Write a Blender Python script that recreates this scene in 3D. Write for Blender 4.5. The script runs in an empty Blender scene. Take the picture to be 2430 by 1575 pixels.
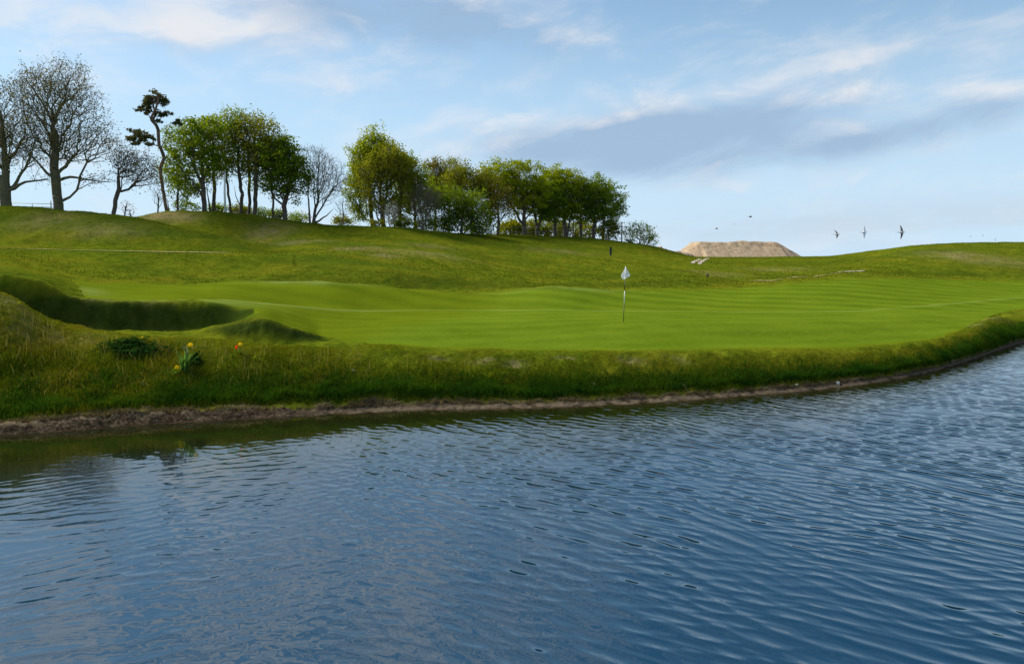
import bpy, bmesh, math, random
import numpy as np
from mathutils import Vector

random.seed(7)
rng = np.random.default_rng(7)
SC = bpy.context.scene
COL = SC.collection

# ------------------------------------------------------------------ camera
F, CX, CY, HOR, H = 1642.0, 1215.0, 787.5, 620.0, 3.7
PITCH = math.atan((CY - HOR) / F)
cam = bpy.data.objects.new('camera', bpy.data.cameras.new('camera'))
COL.objects.link(cam)
cam.location = (0, 0, H)
cam.rotation_euler = (math.pi / 2 - PITCH, 0, 0)
cam.data.sensor_width = 36.0
cam.data.lens = 36.0 * F / 2430.0
cam.data.clip_start = 0.1
cam.data.clip_end = 20000
SC.camera = cam

# ------------------------------------------------------------------ light
SUN_AZ, SUN_EL = math.radians(-64), math.radians(41)     # from the left, a little ahead
SKY_STRENGTH = 0.10
SC.view_settings.view_transform = 'Standard'
SC.view_settings.look = 'None'
SC.view_settings.gamma = 1.0
SC.view_settings.exposure = 0.4
sd = bpy.data.lights.new('sun', 'SUN')
sd.energy = 5.0
sd.angle = math.radians(32)
sd.color = (1.0, 0.93, 0.80)
sun = bpy.data.objects.new('sun', sd)
COL.objects.link(sun)
sdir = Vector((math.sin(SUN_AZ) * math.cos(SUN_EL), math.cos(SUN_AZ) * math.cos(SUN_EL), math.sin(SUN_EL)))
sun.rotation_euler = (-sdir).to_track_quat('-Z', 'Y').to_euler()


class NT:
    """tiny helper to chain shader nodes"""
    def __init__(s, tree):
        s.t = tree; s.n = tree.nodes; s.l = tree.links

    def put(s, sock, v):
        if v is None: return
        if hasattr(v, 'is_output'): s.l.new(v, sock)
        elif isinstance(v, (tuple, list)) and len(v) == 3 and sock.type == 'RGBA': sock.default_value = (*v, 1)
        else: sock.default_value = v

    def m(s, op, a, b=None, c=None, clamp=False):
        n = s.n.new('ShaderNodeMath'); n.operation = op; n.use_clamp = clamp
        for i, v in enumerate((a, b, c)): s.put(n.inputs[i], v)
        return n.outputs[0]

    def sm(s, x, lo, hi):
        n = s.n.new('ShaderNodeMapRange'); n.interpolation_type = 'SMOOTHSTEP'
        s.put(n.inputs[0], x); n.inputs[1].default_value = lo; n.inputs[2].default_value = hi
        return n.outputs[0]

    def mix(s, f, a, b, mode='MIX'):
        n = s.n.new('ShaderNodeMix'); n.data_type = 'RGBA'; n.blend_type = mode
        s.put(n.inputs[0], f); s.put(n.inputs[6], a); s.put(n.inputs[7], b)
        return n.outputs[2]

    def xyz(s, x, y, z):
        n = s.n.new('ShaderNodeCombineXYZ')
        for i, v in enumerate((x, y, z)): s.put(n.inputs[i], v)
        return n.outputs[0]

    def sep(s, v):
        n = s.n.new('ShaderNodeSeparateXYZ'); s.put(n.inputs[0], v); return n.outputs

    def noise(s, vec, scale, detail=3, rough=0.55, dist=0.0, col=False):
        n = s.n.new('ShaderNodeTexNoise')
        if vec is not None: s.l.new(vec, n.inputs['Vector'])
        n.inputs['Scale'].default_value = scale; n.inputs['Detail'].default_value = detail
        n.inputs['Roughness'].default_value = rough; n.inputs['Distortion'].default_value = dist
        return n.outputs[1 if col else 0]

    def mapping(s, vec, rot=(0, 0, 0), scale=(1, 1, 1), loc=(0, 0, 0)):
        n = s.n.new('ShaderNodeMapping'); s.l.new(vec, n.inputs[0])
        n.inputs[1].default_value = loc; n.inputs[2].default_value = rot; n.inputs[3].default_value = scale
        return n.outputs[0]

    def bump(s, h, strength=0.5, dist=0.05, nrm=None):
        n = s.n.new('ShaderNodeBump'); s.put(n.inputs['Height'], h)
        n.inputs['Strength'].default_value = strength; n.inputs['Distance'].default_value = dist
        if nrm is not None: s.l.new(nrm, n.inputs['Normal'])
        return n.outputs[0]


# ------------------------------------------------------------------ sky
world = bpy.data.worlds.new("World"); SC.world = world; world.use_nodes = True
w = NT(world.node_tree); w.n.clear()
sky = w.n.new('ShaderNodeTexSky'); sky.sky_type = 'NISHITA'; sky.sun_disc = False
sky.sun_elevation = SUN_EL; sky.sun_rotation = SUN_AZ
sky.air_density = 1.0; sky.dust_density = 0.6; sky.ozone_density = 1.6
gen = w.n.new('ShaderNodeTexCoord').outputs['Generated']
dx, dy, dz = w.sep(gen)
az = w.m('ARCTAN2', dx, dy)
hyp = w.m('SQRT', w.m('ADD', w.m('MULTIPLY', dx, dx), w.m('MULTIPLY', dy, dy)))
el = w.m('DIVIDE', dz, w.m('MAXIMUM', hyp, 0.02))


def sky_pos(px, py):
    x, z = (px - CX), -(py - CY)
    v = (x, F * math.cos(PITCH) + z * math.sin(PITCH), -F * math.sin(PITCH) + z * math.cos(PITCH))
    return math.atan2(v[0], v[1]), v[2] / math.hypot(v[0], v[1])


def blob(px, py, rx, ry, rot, wt, e_src):
    a0, e0 = sky_pos(px, py)
    a = w.m('SUBTRACT', az, a0); e = w.m('SUBTRACT', e_src, e0)
    c, s_ = math.cos(rot), math.sin(rot)
    p = w.m('DIVIDE', w.m('ADD', w.m('MULTIPLY', a, c), w.m('MULTIPLY', e, s_)), rx / F)
    q = w.m('DIVIDE', w.m('SUBTRACT', w.m('MULTIPLY', e, c), w.m('MULTIPLY', a, s_)), ry / F)
    r2 = w.m('ADD', w.m('MULTIPLY', p, p), w.m('MULTIPLY', q, q))
    return w.m('MULTIPLY', w.m('EXPONENT', w.m('MULTIPLY', r2, -1.0)), wt)


def total(lst):
    r = lst[0]
    for x in lst[1:]: r = w.m('ADD', r, x)
    return r


GREY = [(1400, 350, 330, 75, 0.02, .50), (1640, 325, 280, 75, 0.05, .46), (1800, 270, 230, 45, .08, .26),
        (2270, 280, 250, 42, .16, .44), (2040, 335, 150, 22, .18, .26), (930, 15, 330, 80, -.10, .62), (1250, 110, 150, 60, -.1, .22)]
WHITE = [(450, 52, 80, 58, 0, .7), (660, 35, 110, 70, 0, .5), (120, 45, 260, 75, 0, .34), (250, 175, 130, 40, 0, .18),
         (800, 185, 110, 45, 0, .42), (1920, 165, 190, 22, .17, .24), (2230, 55, 150, 38, .3, .12), (2390, 48, 70, 22, .2, .2),
         (2250, 215, 330, 80, .12, .10), (1800, 225, 260, 60, .1, .22), (1250, 335, 300, 70, 0, .15), (2000, 400, 500, 40, 0, .1)]
BAND = [(2050, 535, 620, 45, .03, .65)]


def clouds(e_src):
    v = w.xyz(w.m('MULTIPLY', az, 1.0), w.m('SUBTRACT', w.m('MULTIPLY', e_src, 2.4), w.m('MULTIPLY', az, .22)), 0.0)
    n1 = w.noise(v, 8.0, 8, .60, .35)
    g = total([blob(*b, e_src) for b in GREY]); wh = total([blob(*b, e_src) for b in WHITE])
    hi = w.m('MULTIPLY', w.sm(e_src, .355, .43), w.sm(az, .45, -.25))          # cloud sheet above the frame, left half
    hi = w.m('MULTIPLY', hi, w.sm(w.noise(v, 9.0, 5, .6), .40, .58))
    bias = w.m('ADD', w.m('ADD', g, wh), w.m('MULTIPLY', hi, .75))
    d = w.m('ADD', w.m('MULTIPLY', n1, 1.5), w.m('SUBTRACT', bias, .56))
    return w.sm(d, .12, .98), g, hi, n1


den, g0, hi0, n1 = clouds(el)
den_up, _, _, _ = clouds(w.m('ADD', el, .018))
lit = w.m('MULTIPLY', w.m('SUBTRACT', den, den_up), .85)                     # tops of the clouds catch the light
greyness = w.m('SUBTRACT', w.m('ADD', w.m('MULTIPLY', g0, 2.3), w.m('MULTIPLY', hi0, .7)), lit, clamp=True)
K = 1.0 / SKY_STRENGTH
def kc(c): return tuple(x * K for x in c)
sky_c = w.mix(1.0, sky.outputs[0], (0.86, 1.0, 1.0), 'MULTIPLY')
# clear-sky colour by height: pale at the skyline, deeper overhead
haze = w.sm(el, .34, -.02)
base = w.mix(w.m('MULTIPLY', haze, .90), sky_c, kc((.56, .65, .71)))
base = w.mix(w.m('MULTIPLY', w.sm(el, .62, .10), .55), base, kc((.385, .57, .76)))
band = w.m('MULTIPLY', total([blob(*b, el) for b in BAND]), w.sm(w.noise(w.xyz(az, w.m('MULTIPLY', el, 7), 2.0), 3.0, 5, .6), .3, .6))
base = w.mix(w.m('MULTIPLY', band, 1.3, clamp=True), base, kc((.43, .52, .61)))
ccol = w.mix(greyness, kc((.66, .65, .655)), kc((.26, .365, .51)))
ccol = w.mix(w.m('MULTIPLY', hi0, .8), ccol, kc((.88, .78, .68)))
final = w.mix(w.m('MULTIPLY', den, .85), base, ccol)
bg = w.n.new('ShaderNodeBackground'); bg.inputs[1].default_value = SKY_STRENGTH
w.l.new(final, bg.inputs[0])
wo = w.n.new('ShaderNodeOutputWorld'); w.l.new(bg.outputs[0], wo.inputs[0])
world.cycles.sampling_method = 'MANUAL'
world.cycles.sample_map_resolution = 512

# ------------------------------------------------------------------ helpers
def ray(px, py, Y):
    """point seen at photo pixel px,py when it stands Y metres ahead of the camera"""
    x, z = px - CX, -(py - CY)
    vy = F * math.cos(PITCH) + z * math.sin(PITCH)
    vz = -F * math.sin(PITCH) + z * math.cos(PITCH)
    return Vector((x / vy * Y, Y, H + vz / vy * Y))


def shore_Y(px, py):
    p = ray(px, py, 1.0)
    return H / (H - p.z)


def pchip(x, y, q):
    x = np.asarray(x, float); y = np.asarray(y, float)
    h = np.diff(x); dl = np.diff(y) / h
    d = np.zeros_like(y)
    w1 = 2 * h[1:] + h[:-1]; w2 = h[1:] + 2 * h[:-1]
    ok = dl[1:] * dl[:-1] > 0
    with np.errstate(divide='ignore', invalid='ignore'):
        d[1:-1] = np.where(ok, (w1 + w2) / (w1 / dl[:-1] + w2 / dl[1:]), 0)
    d[0], d[-1] = dl[0], dl[-1]
    q = np.clip(q, x[0], x[-1])
    i = np.clip(np.searchsorted(x, q) - 1, 0, len(h) - 1)
    s = (q - x[i]) / h[i]
    return ((1 + 2 * s) * (1 - s) ** 2 * y[i] + s * (1 - s) ** 2 * h[i] * d[i]
            + s * s * (3 - 2 * s) * y[i + 1] + s * s * (s - 1) * h[i] * d[i + 1])


def vnoise(x, y, seed=0):
    xi = np.floor(x).astype(np.int64); yi = np.floor(y).astype(np.int64)
    xf = x - xi; yf = y - yi
    u = xf * xf * (3 - 2 * xf); v = yf * yf * (3 - 2 * yf)
    def hsh(a, b):
        n = (a * 374761393 + b * 668265263 + seed * 1442695041) & 0xffffffff
        n = ((n ^ (n >> 13)) * 1274126177) & 0xffffffff
        return ((n ^ (n >> 16)) & 0xffff) / 65535.0
    a = hsh(xi, yi); b = hsh(xi + 1, yi); c = hsh(xi, yi + 1); d = hsh(xi + 1, yi + 1)
    return (a * (1 - u) + b * u) * (1 - v) + (c * (1 - u) + d * u) * v


def fbm(x, y, oct=4, seed=0, gain=.5):
    s = 0; a = 1; t = 0
    for k in range(oct):
        s = s + a * vnoise(x * 2 ** k + 17.3 * k, y * 2 ** k - 9.1 * k, seed + k); t += a; a *= gain
    return s / t


def np_mesh(name, verts, faces, mat=None, smooth=False):
    """mesh from numpy arrays; faces is (n,3) or (n,4), or a list of such arrays"""
    me = bpy.data.meshes.new(name)
    verts = np.asarray(verts, np.float32)
    fl = faces if isinstance(faces, list) else [faces]
    fl = [np.asarray(f, np.int32) for f in fl if len(f)]
    me.vertices.add(len(verts)); me.vertices.foreach_set('co', verts.ravel())
    loops = np.concatenate([f.ravel() for f in fl])
    tot = np.concatenate([np.full(len(f), f.shape[1], np.int32) for f in fl])
    start = np.concatenate([[0], np.cumsum(tot)[:-1]]).astype(np.int32)
    me.loops.add(len(loops)); me.loops.foreach_set('vertex_index', loops)
    me.polygons.add(len(tot)); me.polygons.foreach_set('loop_start', start); me.polygons.foreach_set('loop_total', tot)
    if smooth: me.polygons.foreach_set('use_smooth', np.ones(len(tot), bool))
    me.update(calc_edges=True); me.validate()
    if mat: me.materials.append(mat)
    return me


def link(name, me, parent=None):
    o = bpy.data.objects.new(name, me); COL.objects.link(o)
    if parent is not None: o.parent = parent
    return o


def thing(name, label, cat, loc, group=None):
    o = bpy.data.objects.new(name, None); COL.objects.link(o)
    o.empty_display_size = .2
    o.location = loc; o['label'] = label; o['category'] = cat
    if group: o['group'] = group
    return o


def tag(o, label, cat, group=None):
    o['label'] = label; o['category'] = cat
    if group: o['group'] = group
    return o


def struct(o, kind='structure'):
    o['kind'] = kind; return o


def new_mat(name):
    m = bpy.data.materials.new(name); m.use_nodes = True
    t = NT(m.node_tree); t.n.clear()
    out = t.n.new('ShaderNodeOutputMaterial')
    return m, t, out


def principled(t, out, color, rough=.8, normal=None, spec=.3, **kw):
    b = t.n.new('ShaderNodeBsdfPrincipled')
    t.put(b.inputs['Base Color'], color); t.put(b.inputs['Roughness'], rough)
    b.inputs['Specular IOR Level'].default_value = spec
    if normal is not None: t.l.new(normal, b.inputs['Normal'])
    t.l.new(b.outputs[0], out.inputs[0])
    return b


def simple_mat(name, c1, c2, scale=6, rough=.8, bump=.3, spec=.3, dist=.02):
    m, t, out = new_mat(name)
    co = t.n.new('ShaderNodeTexCoord').outputs['Object']
    n = t.noise(co, scale, 5, .6)
    principled(t, out, t.mix(t.sm(n, .3, .7), c1, c2), rough, t.bump(n, bump, dist), spec)
    return m


def leaf_mat(name, c1, c2, trans=.5, scale=.9, attr=False):
    """leaves: two natural leaf colours in clumps, light passing through the blade"""
    m, t, out = new_mat(name)
    co = t.n.new('ShaderNodeTexCoord').outputs['Object']
    if attr:
        a = t.n.new('ShaderNodeAttribute'); a.attribute_name = 'tint'
        c = a.outputs['Color']
    else:
        n = t.noise(co, scale, 3, .6); n2 = t.noise(co, 9.0, 2, .6)
        f = t.m('ADD', t.m('MULTIPLY', n, .75), t.m('MULTIPLY', n2, .25))
        c = t.mix(t.sm(f, .38, .62), c1, c2)
    d = t.n.new('ShaderNodeBsdfDiffuse'); t.l.new(c, d.inputs[0])
    tr = t.n.new('ShaderNodeBsdfTranslucent'); t.l.new(t.mix(1.0, c, (1.15, 1.1, .6), 'MULTIPLY'), tr.inputs[0])
    mx = t.n.new('ShaderNodeMixShader'); mx.inputs[0].default_value = trans
    t.l.new(d.outputs[0], mx.inputs[1]); t.l.new(tr.outputs[0], mx.inputs[2]); t.l.new(mx.outputs[0], out.inputs[0])
    return m

# ------------------------------------------------------------------ terrain
# Each contour is a line on the land running left to right (shoreline, top of the
# bank, foot and rim of the grass hollow, crests, skyline ...): (photo column, distance, height).
SHORE = [(-1200, None), (0, 1034), (300, 1012), (600, 994), (800, 983), (1000, 974), (1300, 968), (1600, 952),
         (1900, 929), (2050, 912), (2200, 885), (2300, 856), (2430, 812)]
shore_u, shore_y = [], []
for px, py in SHORE:
    if py is None: u, Y = (px - CX) / F, 13.0
    else:
        Y = shore_Y(px, py); u = ray(px, py, 1).x
    shore_u.append(u); shore_y.append(Y)
for px, Y in ((2600, 39), (3000, 52), (4200, 70), (6000, 80)):
    shore_u.append((px - CX) / F); shore_y.append(Y)


def contour(pts):
    """pts: (px, Y, py) or (px, Y, ('z', z)) -> arrays u, Y, z"""
    us, ys, zs = [], [], []
    for px, Y, v in pts:
        if isinstance(v, tuple): u, z = (px - CX) / F, v[1]
        else:
            p = ray(px, v, Y); u, z = p.x / Y, p.z
        us.append(u); ys.append(Y); zs.append(z)
    return np.array(us), np.array(ys), np.array(zs)


def z(v): return ('z', v)


MUDTOP = [(-1200, z(.22)), (0, 990), (150, 976), (300, 966), (450, 958), (600, 952), (700, 948), (1000, 938), (1300, 940), (1600, 924),
          (1900, 904), (2100, 884), (2200, 866), (2300, 842), (2430, 799), (2600, z(.2)), (6000, z(.2))]
mud_pts = []
for px, v in MUDTOP:
    Ys = float(pchip(shore_u, shore_y, np.array([(px - CX) / F]))[0])
    mud_pts.append((px, Ys + .75, v))
C = [
 mud_pts,                                                                          # 2 top of the mud
 [(-1200, 17, z(3.2)), (0, 19.5, 697), (50, 19.7, 715), (91, 19.9, 741), (131, 19.9, 759), (171, 19.8, 772), (222, 19.5, 784), (300, 19.3, 797),
  (400, 19.3, 803), (500, 19.3, 808), (616, 19.3, 818), (700, 19.5, 823), (760, 19.7, 824), (870, 20, 827), (1000, 20, 831), (1300, 20, 837),
  (1600, 20.4, 836), (1900, 22, 832), (2000, 22.6, 831), (2150, 24.2, 819), (2250, 26.6, 800), (2300, 29.2, 781), (2350, 33, 754), (2430, 37.5, 748),
  (2600, 46, z(1.0)), (3600, 72, z(1.4)), (6000, 90, z(2))],                        # 3 top of the bank
 [(-1200, 19, z(2.4)), (0, 20.8, z(1.6)), (131, 20.8, z(1.45)), (222, 20.6, z(1.45)), (300, 20.5, 793), (400, 20.5, 796), (500, 20.3, 800),
  (616, 20.2, 817), (679, 20.4, 820), (750, 20.9, 813), (870, 21.5, 806), (1000, 22, 806), (1300, 22, 812), (1600, 22.5, 812), (1900, 25, 803),
  (2000, 25.6, 801), (2150, 27.5, 791), (2250, 29.5, 779), (2300, 32, 766), (2430, 41, 738), (3600, 76, z(1.4)), (6000, 95, z(2))],   # 4 hollow floor
 [(-1200, 20, z(2.4)), (0, 21.8, z(1.5)), (222, 21.8, z(1.42)), (300, 22, 785), (400, 22, 789), (444, 22, 789), (480, 21.5, 781), (540, 21.2, 767),
  (613, 21.2, 753), (626, 21.1, 755), (679, 21.2, 771), (729, 21.5, 787), (762, 21.9, 798), (870, 24, 781), (1000, 26, 768), (1300, 26.5, 770),
  (1480, 27, 764), (1700, 27.5, 766), (2000, 29.5, 765), (2200, 33, 756), (2430, 43.5, 731), (3600, 79, z(1.4)), (6000, 98, z(2))],    # 5 spur
 [(-1200, 21, z(2.6)), (0, 22.8, z(1.6)), (131, 23.3, z(1.4)), (222, 23.4, 781), (300, 23.4, 785), (400, 23.4, 787), (444, 23.3, 786), (500, 23.2, z(1.45)),
  (540, 23.1, z(1.5)), (613, 22.6, 741), (679, 22.8, 762), (729, 23, 777), (762, 23.4, 785), (870, 27, 763), (1000, 29, 753), (1300, 29.5, 753),
  (1600, 30.5, 753), (2000, 32.5, 752), (2200, 36, 744), (2430, 46, 726), (3600, 82, z(1.4)), (6000, 101, z(2))],                      # 6 foot of wall
 [(-1200, 23, z(3.6)), (0, 24, 649), (91, 24, 665), (131, 24, 681), (171, 24, 701), (202, 24, 710), (302, 23.9, 713), (403, 23.9, 715), (477, 23.9, 714),
  (502, 23.9, 716), (565, 24.1, 728), (626, 24.5, 733), (679, 25, 745), (762, 26, 763), (870, 29, 750), (1000, 31, 744), (1300, 31.5, 744),
  (1600, 32.5, 745), (2000, 35, 745), (2200, 39, 738), (2430, 49, 719), (3600, 86, z(1.5)), (6000, 105, z(2))],                        # 7 rim of wall
 [(-1200, 26, z(3.8)), (0, 28, 643), (91, 28, 655), (200, 27, 699), (302, 26.5, 707), (403, 26, 711), (477, 26, 711), (540, 26.5, 712), (613, 27.5, 718),
  (715, 29, 727), (817, 31, 735), (870, 32.5, 737), (1000, 34, 736), (1300, 35, 735), (1500, 36, 737), (2000, 38, 738), (2200, 43, z(.97)),
  (2430, 53, z(.95)), (3600, 90, z(1.6)), (6000, 110, z(2))],                                                                          # 8 crest
 [(-1200, 33, z(3.7)), (0, 34, 632), (91, 34, 645), (200, 33, 684), (302, 32, 696), (403, 31, 702), (540, 33, z(1.66)), (613, 35, z(1.36)), (715, 36, z(.98)), (817, 37, z(.86)),
  (870, 38, z(.78)), (1000, 39, z(.70)), (1300, 40, z(.70)), (1500, 41, z(.55)), (2000, 43, z(.52)), (2200, 48, z(.58)), (2430, 58, z(.72)), (3600, 95, z(1.7)), (6000, 116, z(2))],  # 9 dip
 [(-1200, 42, z(4.2)), (0, 42, 622), (91, 42, 640), (200, 40, 666), (302, 42, 672), (403, 44, 675), (449, 45, 674), (560, 46, 668), (715, 46, 666),
  (776, 46, 668), (868, 47, 674), (1021, 49, 690), (1123, 50, 696), (1174, 51, 693), (1297, 52, 682), (1389, 53, 684), (1480, 55, 688), (1600, 58, 685),
  (1726, 62, 683), (1868, 66, 670), (2045, 70, 659), (2279, 76, 663), (2430, 80, 665), (3600, 120, z(2.2)), (6000, 140, z(2))],        # 10 mown edge / mound crests
 [(-1200, 48, z(4.6)), (0, 48, z(4.0)), (200, 47, 645), (403, 50, 656), (560, 50, z(2.1)), (715, 50, z(1.9)), (868, 51, z(1.75)), (1021, 53, z(1.5)), (1123, 54, 688),
  (1297, 56, z(1.6)), (1389, 58, 677), (1480, 60, 680), (1600, 63, 674), (1726, 67, 673), (1868, 72, 662), (2045, 76, 651), (2279, 82, 655),
  (2430, 86, 656), (3600, 128, z(2.6)), (6000, 150, z(2))],                                                                            # 11 dip behind
 [(-1200, 52, z(5.0)), (0, 52, z(4.25)), (200, 51, 632), (403, 53.5, 645), (560, 53.5, 650), (715, 53.5, 650), (868, 54.5, 653), (1021, 57, 662), (1123, 58, 669),
  (1297, 60, 668), (1389, 62, 668), (1480, 64, 671), (1600, 68, 665), (1726, 73, 663), (1868, 78, 655), (2045, 81, 646), (2279, 87, 645), (2430, 91, 645), (3600, 134, z(3.3)), (6000, 156, z(2.3))],  # 11.5 steep foot of the rough
 [(-1200, 60, z(5.8)), (0, 60, 589), (255, 60, 595), (571, 62, 600), (776, 64, 607), (1000, 68, 625), (1200, 74, 640), (1400, 80, 645), (1600, 86, 640),
  (1800, 92, 641), (2000, 96, 634), (2200, 100, 622), (2430, 105, 617), (3600, 145, z(4.5)), (6000, 170, z(3))],                       # 12 bench with path
 [(-1200, 64, z(5.7)), (0, 64, z(4.72)), (571, 67, z(4.35)), (776, 70, 599), (1000, 78, 602), (1200, 90, 612), (1400, 98, 614), (1600, 104, 623), (1700, 108, 622),
  (1800, 110, 624), (2000, 110, 621), (2200, 113, 603), (2430, 116, 596), (3600, 156, z(6)), (6000, 185, z(4))],                       # 13
 [(-1200, 86, z(12)), (0, 86, 491), (153, 86, 500), (306, 85, 513), (408, 84, 535), (510, 82, 556), (600, 81, 577), (664, 82, 590), (776, 88, 577), (1000, 95, 580),
  (1200, 106, 591), (1400, 115, 600), (1600, 118, 614), (1680, 122, 617), (1800, 122, 617), (2000, 122, 614), (2200, 125, 588), (2430, 128, 583), (3600, 168, z(8)), (6000, 200, z(5))],  # 14 near hill
 [(-1200, 92, z(11.8)), (0, 92, z(10.2)), (153, 92, z(9.9)), (306, 92, z(8.9)), (408, 92, z(7.9)), (510, 93, z(7.1)), (600, 94, 576), (664, 94, 573), (776, 98, 561),
  (1000, 105, 566), (1200, 118, 578), (1400, 128, 582), (1600, 132, 607), (1680, 136, 614), (1800, 138, 612), (2000, 133, 609), (2200, 137, 581),
  (2430, 140, 578), (3600, 178, z(9)), (6000, 210, z(5.5))],                                                                           # 15
 [(-1200, 110, z(12)), (0, 98, z(10.0)), (250, 100, z(9.0)), (310, 101, z(9.6)), (327, 102, 514), (388, 104, 502), (490, 106, 501), (664, 110, 519), (776, 112, 532), (919, 116, 539),
  (1123, 130, 556), (1225, 140, 558), (1379, 148, 563), (1480, 150, 574), (1552, 152, 584), (1613, 154, 600), (1654, 156, 610), (1800, 158, 610),
  (1940, 150, 609), (2093, 148, 592), (2246, 148, 578), (2349, 148, 575), (2430, 150, 575), (3600, 190, z(9.5)), (6000, 225, z(6))],   # 16 skyline
]
cont = [contour(c) for c in C]


def back(k, dY, dz):
    u, Y, zz = cont[k]
    return u, Y + dY, np.maximum(zz + dz, 2.0)


cont += [back(-1, 22, -1.2)]
cont += [(u, Y + 60, np.minimum(zz, 2.6)) for u, Y, zz in [cont[-1]]]
SU, SY = np.array(shore_u), np.array(shore_y)


PXC = lambda u: CX + F * u


def nodes_at(u):
    """distances and heights of all contours along the sight-lines u (vector)"""
    ys = pchip(SU, SY, u)
    Yn = [ys - 6, ys - 2.2, ys, ys + .30]
    Zn = [np.full_like(u, -1.6), np.full_like(u, -.6), np.zeros_like(u), np.interp(PXC(u), [500, 800], [.15, .035])]
    for cu, cy, cz in cont:
        Yn.append(pchip(cu, cy, u)); Zn.append(pchip(cu, cz, u))
    Yn.append(np.full_like(u, 520)); Zn.append(np.full_like(u, 1.0))
    Yn.append(np.full_like(u, 6000)); Zn.append(np.full_like(u, 0.0))
    Yn = np.array(Yn); Zn = np.array(Zn)
    for k in range(1, len(Yn)): Yn[k] = np.maximum(Yn[k], Yn[k - 1] + .12)
    return Yn, Zn


# levels: index 2 = shoreline -> level 1, index 4 = mud top -> level 2, then +1 each
LEVELS = np.array([-1, 0, 1, 1.4] + list(range(2, 12)) + [11.5] + list(range(12, 1 + len(cont))) + [50, 60], float)
PXC = lambda u: CX + F * u

U = np.concatenate([np.linspace(-2.6, -.86, 40)[:-1], np.arange(-.86, .86, .0023), np.linspace(.86, 2.6, 40)])
rows = [np.arange(8, 13, .25), np.arange(13, 30, .05), np.arange(30, 60, .15), np.arange(60, 160, .4)]
rows.append(160 * (6000 / 160) ** np.linspace(0, 1, 70))
ROW = np.concatenate(rows)
Yn, Zn = nodes_at(U)
nu, nr = len(U), len(ROW)
ZG = np.empty((nu, nr)); LG = np.empty((nu, nr))
for i in range(nu):
    ZG[i] = pchip(Yn[:, i], Zn[:, i], ROW)
    LG[i] = np.interp(ROW, Yn[:, i], LEVELS)
# soften the sideways steps a little
core = ZG.copy()
for _ in range(3):
    core[1:-1] = .25 * core[:-2] + .5 * core[1:-1] + .25 * core[2:]
ZG = core
XG = U[:, None] * ROW[None, :]; YG = np.broadcast_to(ROW[None, :], XG.shape)
PXG = np.broadcast_to(PXC(U)[:, None], XG.shape)

lo_lim = np.interp(PXC(U), [-3000, 183, 200, 480, 565, 626, 762, 800, 870, 1000, 1300, 2230, 2290, 2370, 2430, 9000],
                   [11, 9.9, 7.2, 7.05, 5.25, 5.03, 5.02, 4.2, 3.45, 3.1, 3.06, 3.06, 3.35, 4.2, 4.6, 4.6])[:, None]
hi_lim = 10.0
wob = (fbm(XG * .8, YG * .8, 3, 5) - .5)
mown = np.clip((LG - lo_lim + wob * .25) / np.where(LG > 3.6, .08, .20), 0, 1) * np.clip((hi_lim + .12 - LG + wob * .3) / .28, 0, 1)
shoulder = np.clip((LG - lo_lim + wob * .2 + .4) / .3, 0, 1)
mud = np.clip((1.70 + (fbm(XG * 3, YG * 3, 3, 9) - .5) * .5 - LG) / .12, 0, 1)
# bare-soil scars on the bank and dry patches on the rough
soil = np.zeros_like(ZG)


def hit(px, py, off=0.0, far=420.0):
    """where the sight-line through a photo pixel meets the land"""
    ys = np.concatenate([np.arange(12, 60, .04), np.arange(60, far, .2)])
    d = ray(px, py, 1.0)
    u = np.array([d.x]); yn, zn = nodes_at(u)
    g = pchip(yn[:, 0], zn[:, 0], ys)
    r = H + (d.z - H) * ys
    k = np.argmax(r <= g) if np.any(r <= g) else len(ys) - 1
    Y = ys[k]
    return Vector((d.x * Y, Y, g[k] + off))


def ground(x, y):
    yn, zn = nodes_at(np.array([x / y]))
    return float(pchip(yn[:, 0], zn[:, 0], np.array([y]))[0])


def paint(px, py, rx, ry, amt):
    c = hit(px, py)
    d2 = ((XG - c.x) / rx) ** 2 + ((YG - c.y) / ry) ** 2
    np.maximum(soil, amt * (1.7 if c.y > 50 else 1) * np.exp(-d2) * np.clip(fbm(XG * 3 / max(1, rx), YG * 4 / max(1, ry), 4, 3) * 2.2 - .35, 0, 1), out=soil)
    return c


for a in [(1040, 851, .32, .12, 1.1), (1150, 860, .35, .15, 1.0), (1218, 862, .35, .15, 1.1), (1340, 851, .3, .1, 1.2), (1490, 855, .4, .15, .9),
          (1605, 852, .35, .15, .9), (12, 715, .8, .5, .7), (70, 770, .6, .5, .5), (140, 800, .7, .4, .6), (195, 810, .5, .4, .5),
          (50, 790, .5, .3, .5), (210, 752, .7, .6, .5), (350, 748, 1.0, .5, .3), (850, 590, 2.5, 4, .6), (915, 605, 1.5, 3, .6), (640, 548, 3, 5, .4),
          (1020, 585, 3, 4, .35), (2300, 610, 5, 9, .45), (2400, 620, 5, 6, .3), (1700, 650, 3, 3, .35), (385, 510, 4, 3, .7), (430, 512, 3, 2, .5), (345, 516, 3, 2, .6), (120, 520, 3, 4, .3), (250, 545, 4, 3, .3),
          (1340, 600, 5, 5, .3), (1850, 640, 4, 4, .3), (980, 600, 5, 4, .35), (700, 575, 4, 3, .35), (2380, 760, 1.2, 1.5, .6), (2320, 770, .8, .8, .6)]:
    paint(*a)

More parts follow.
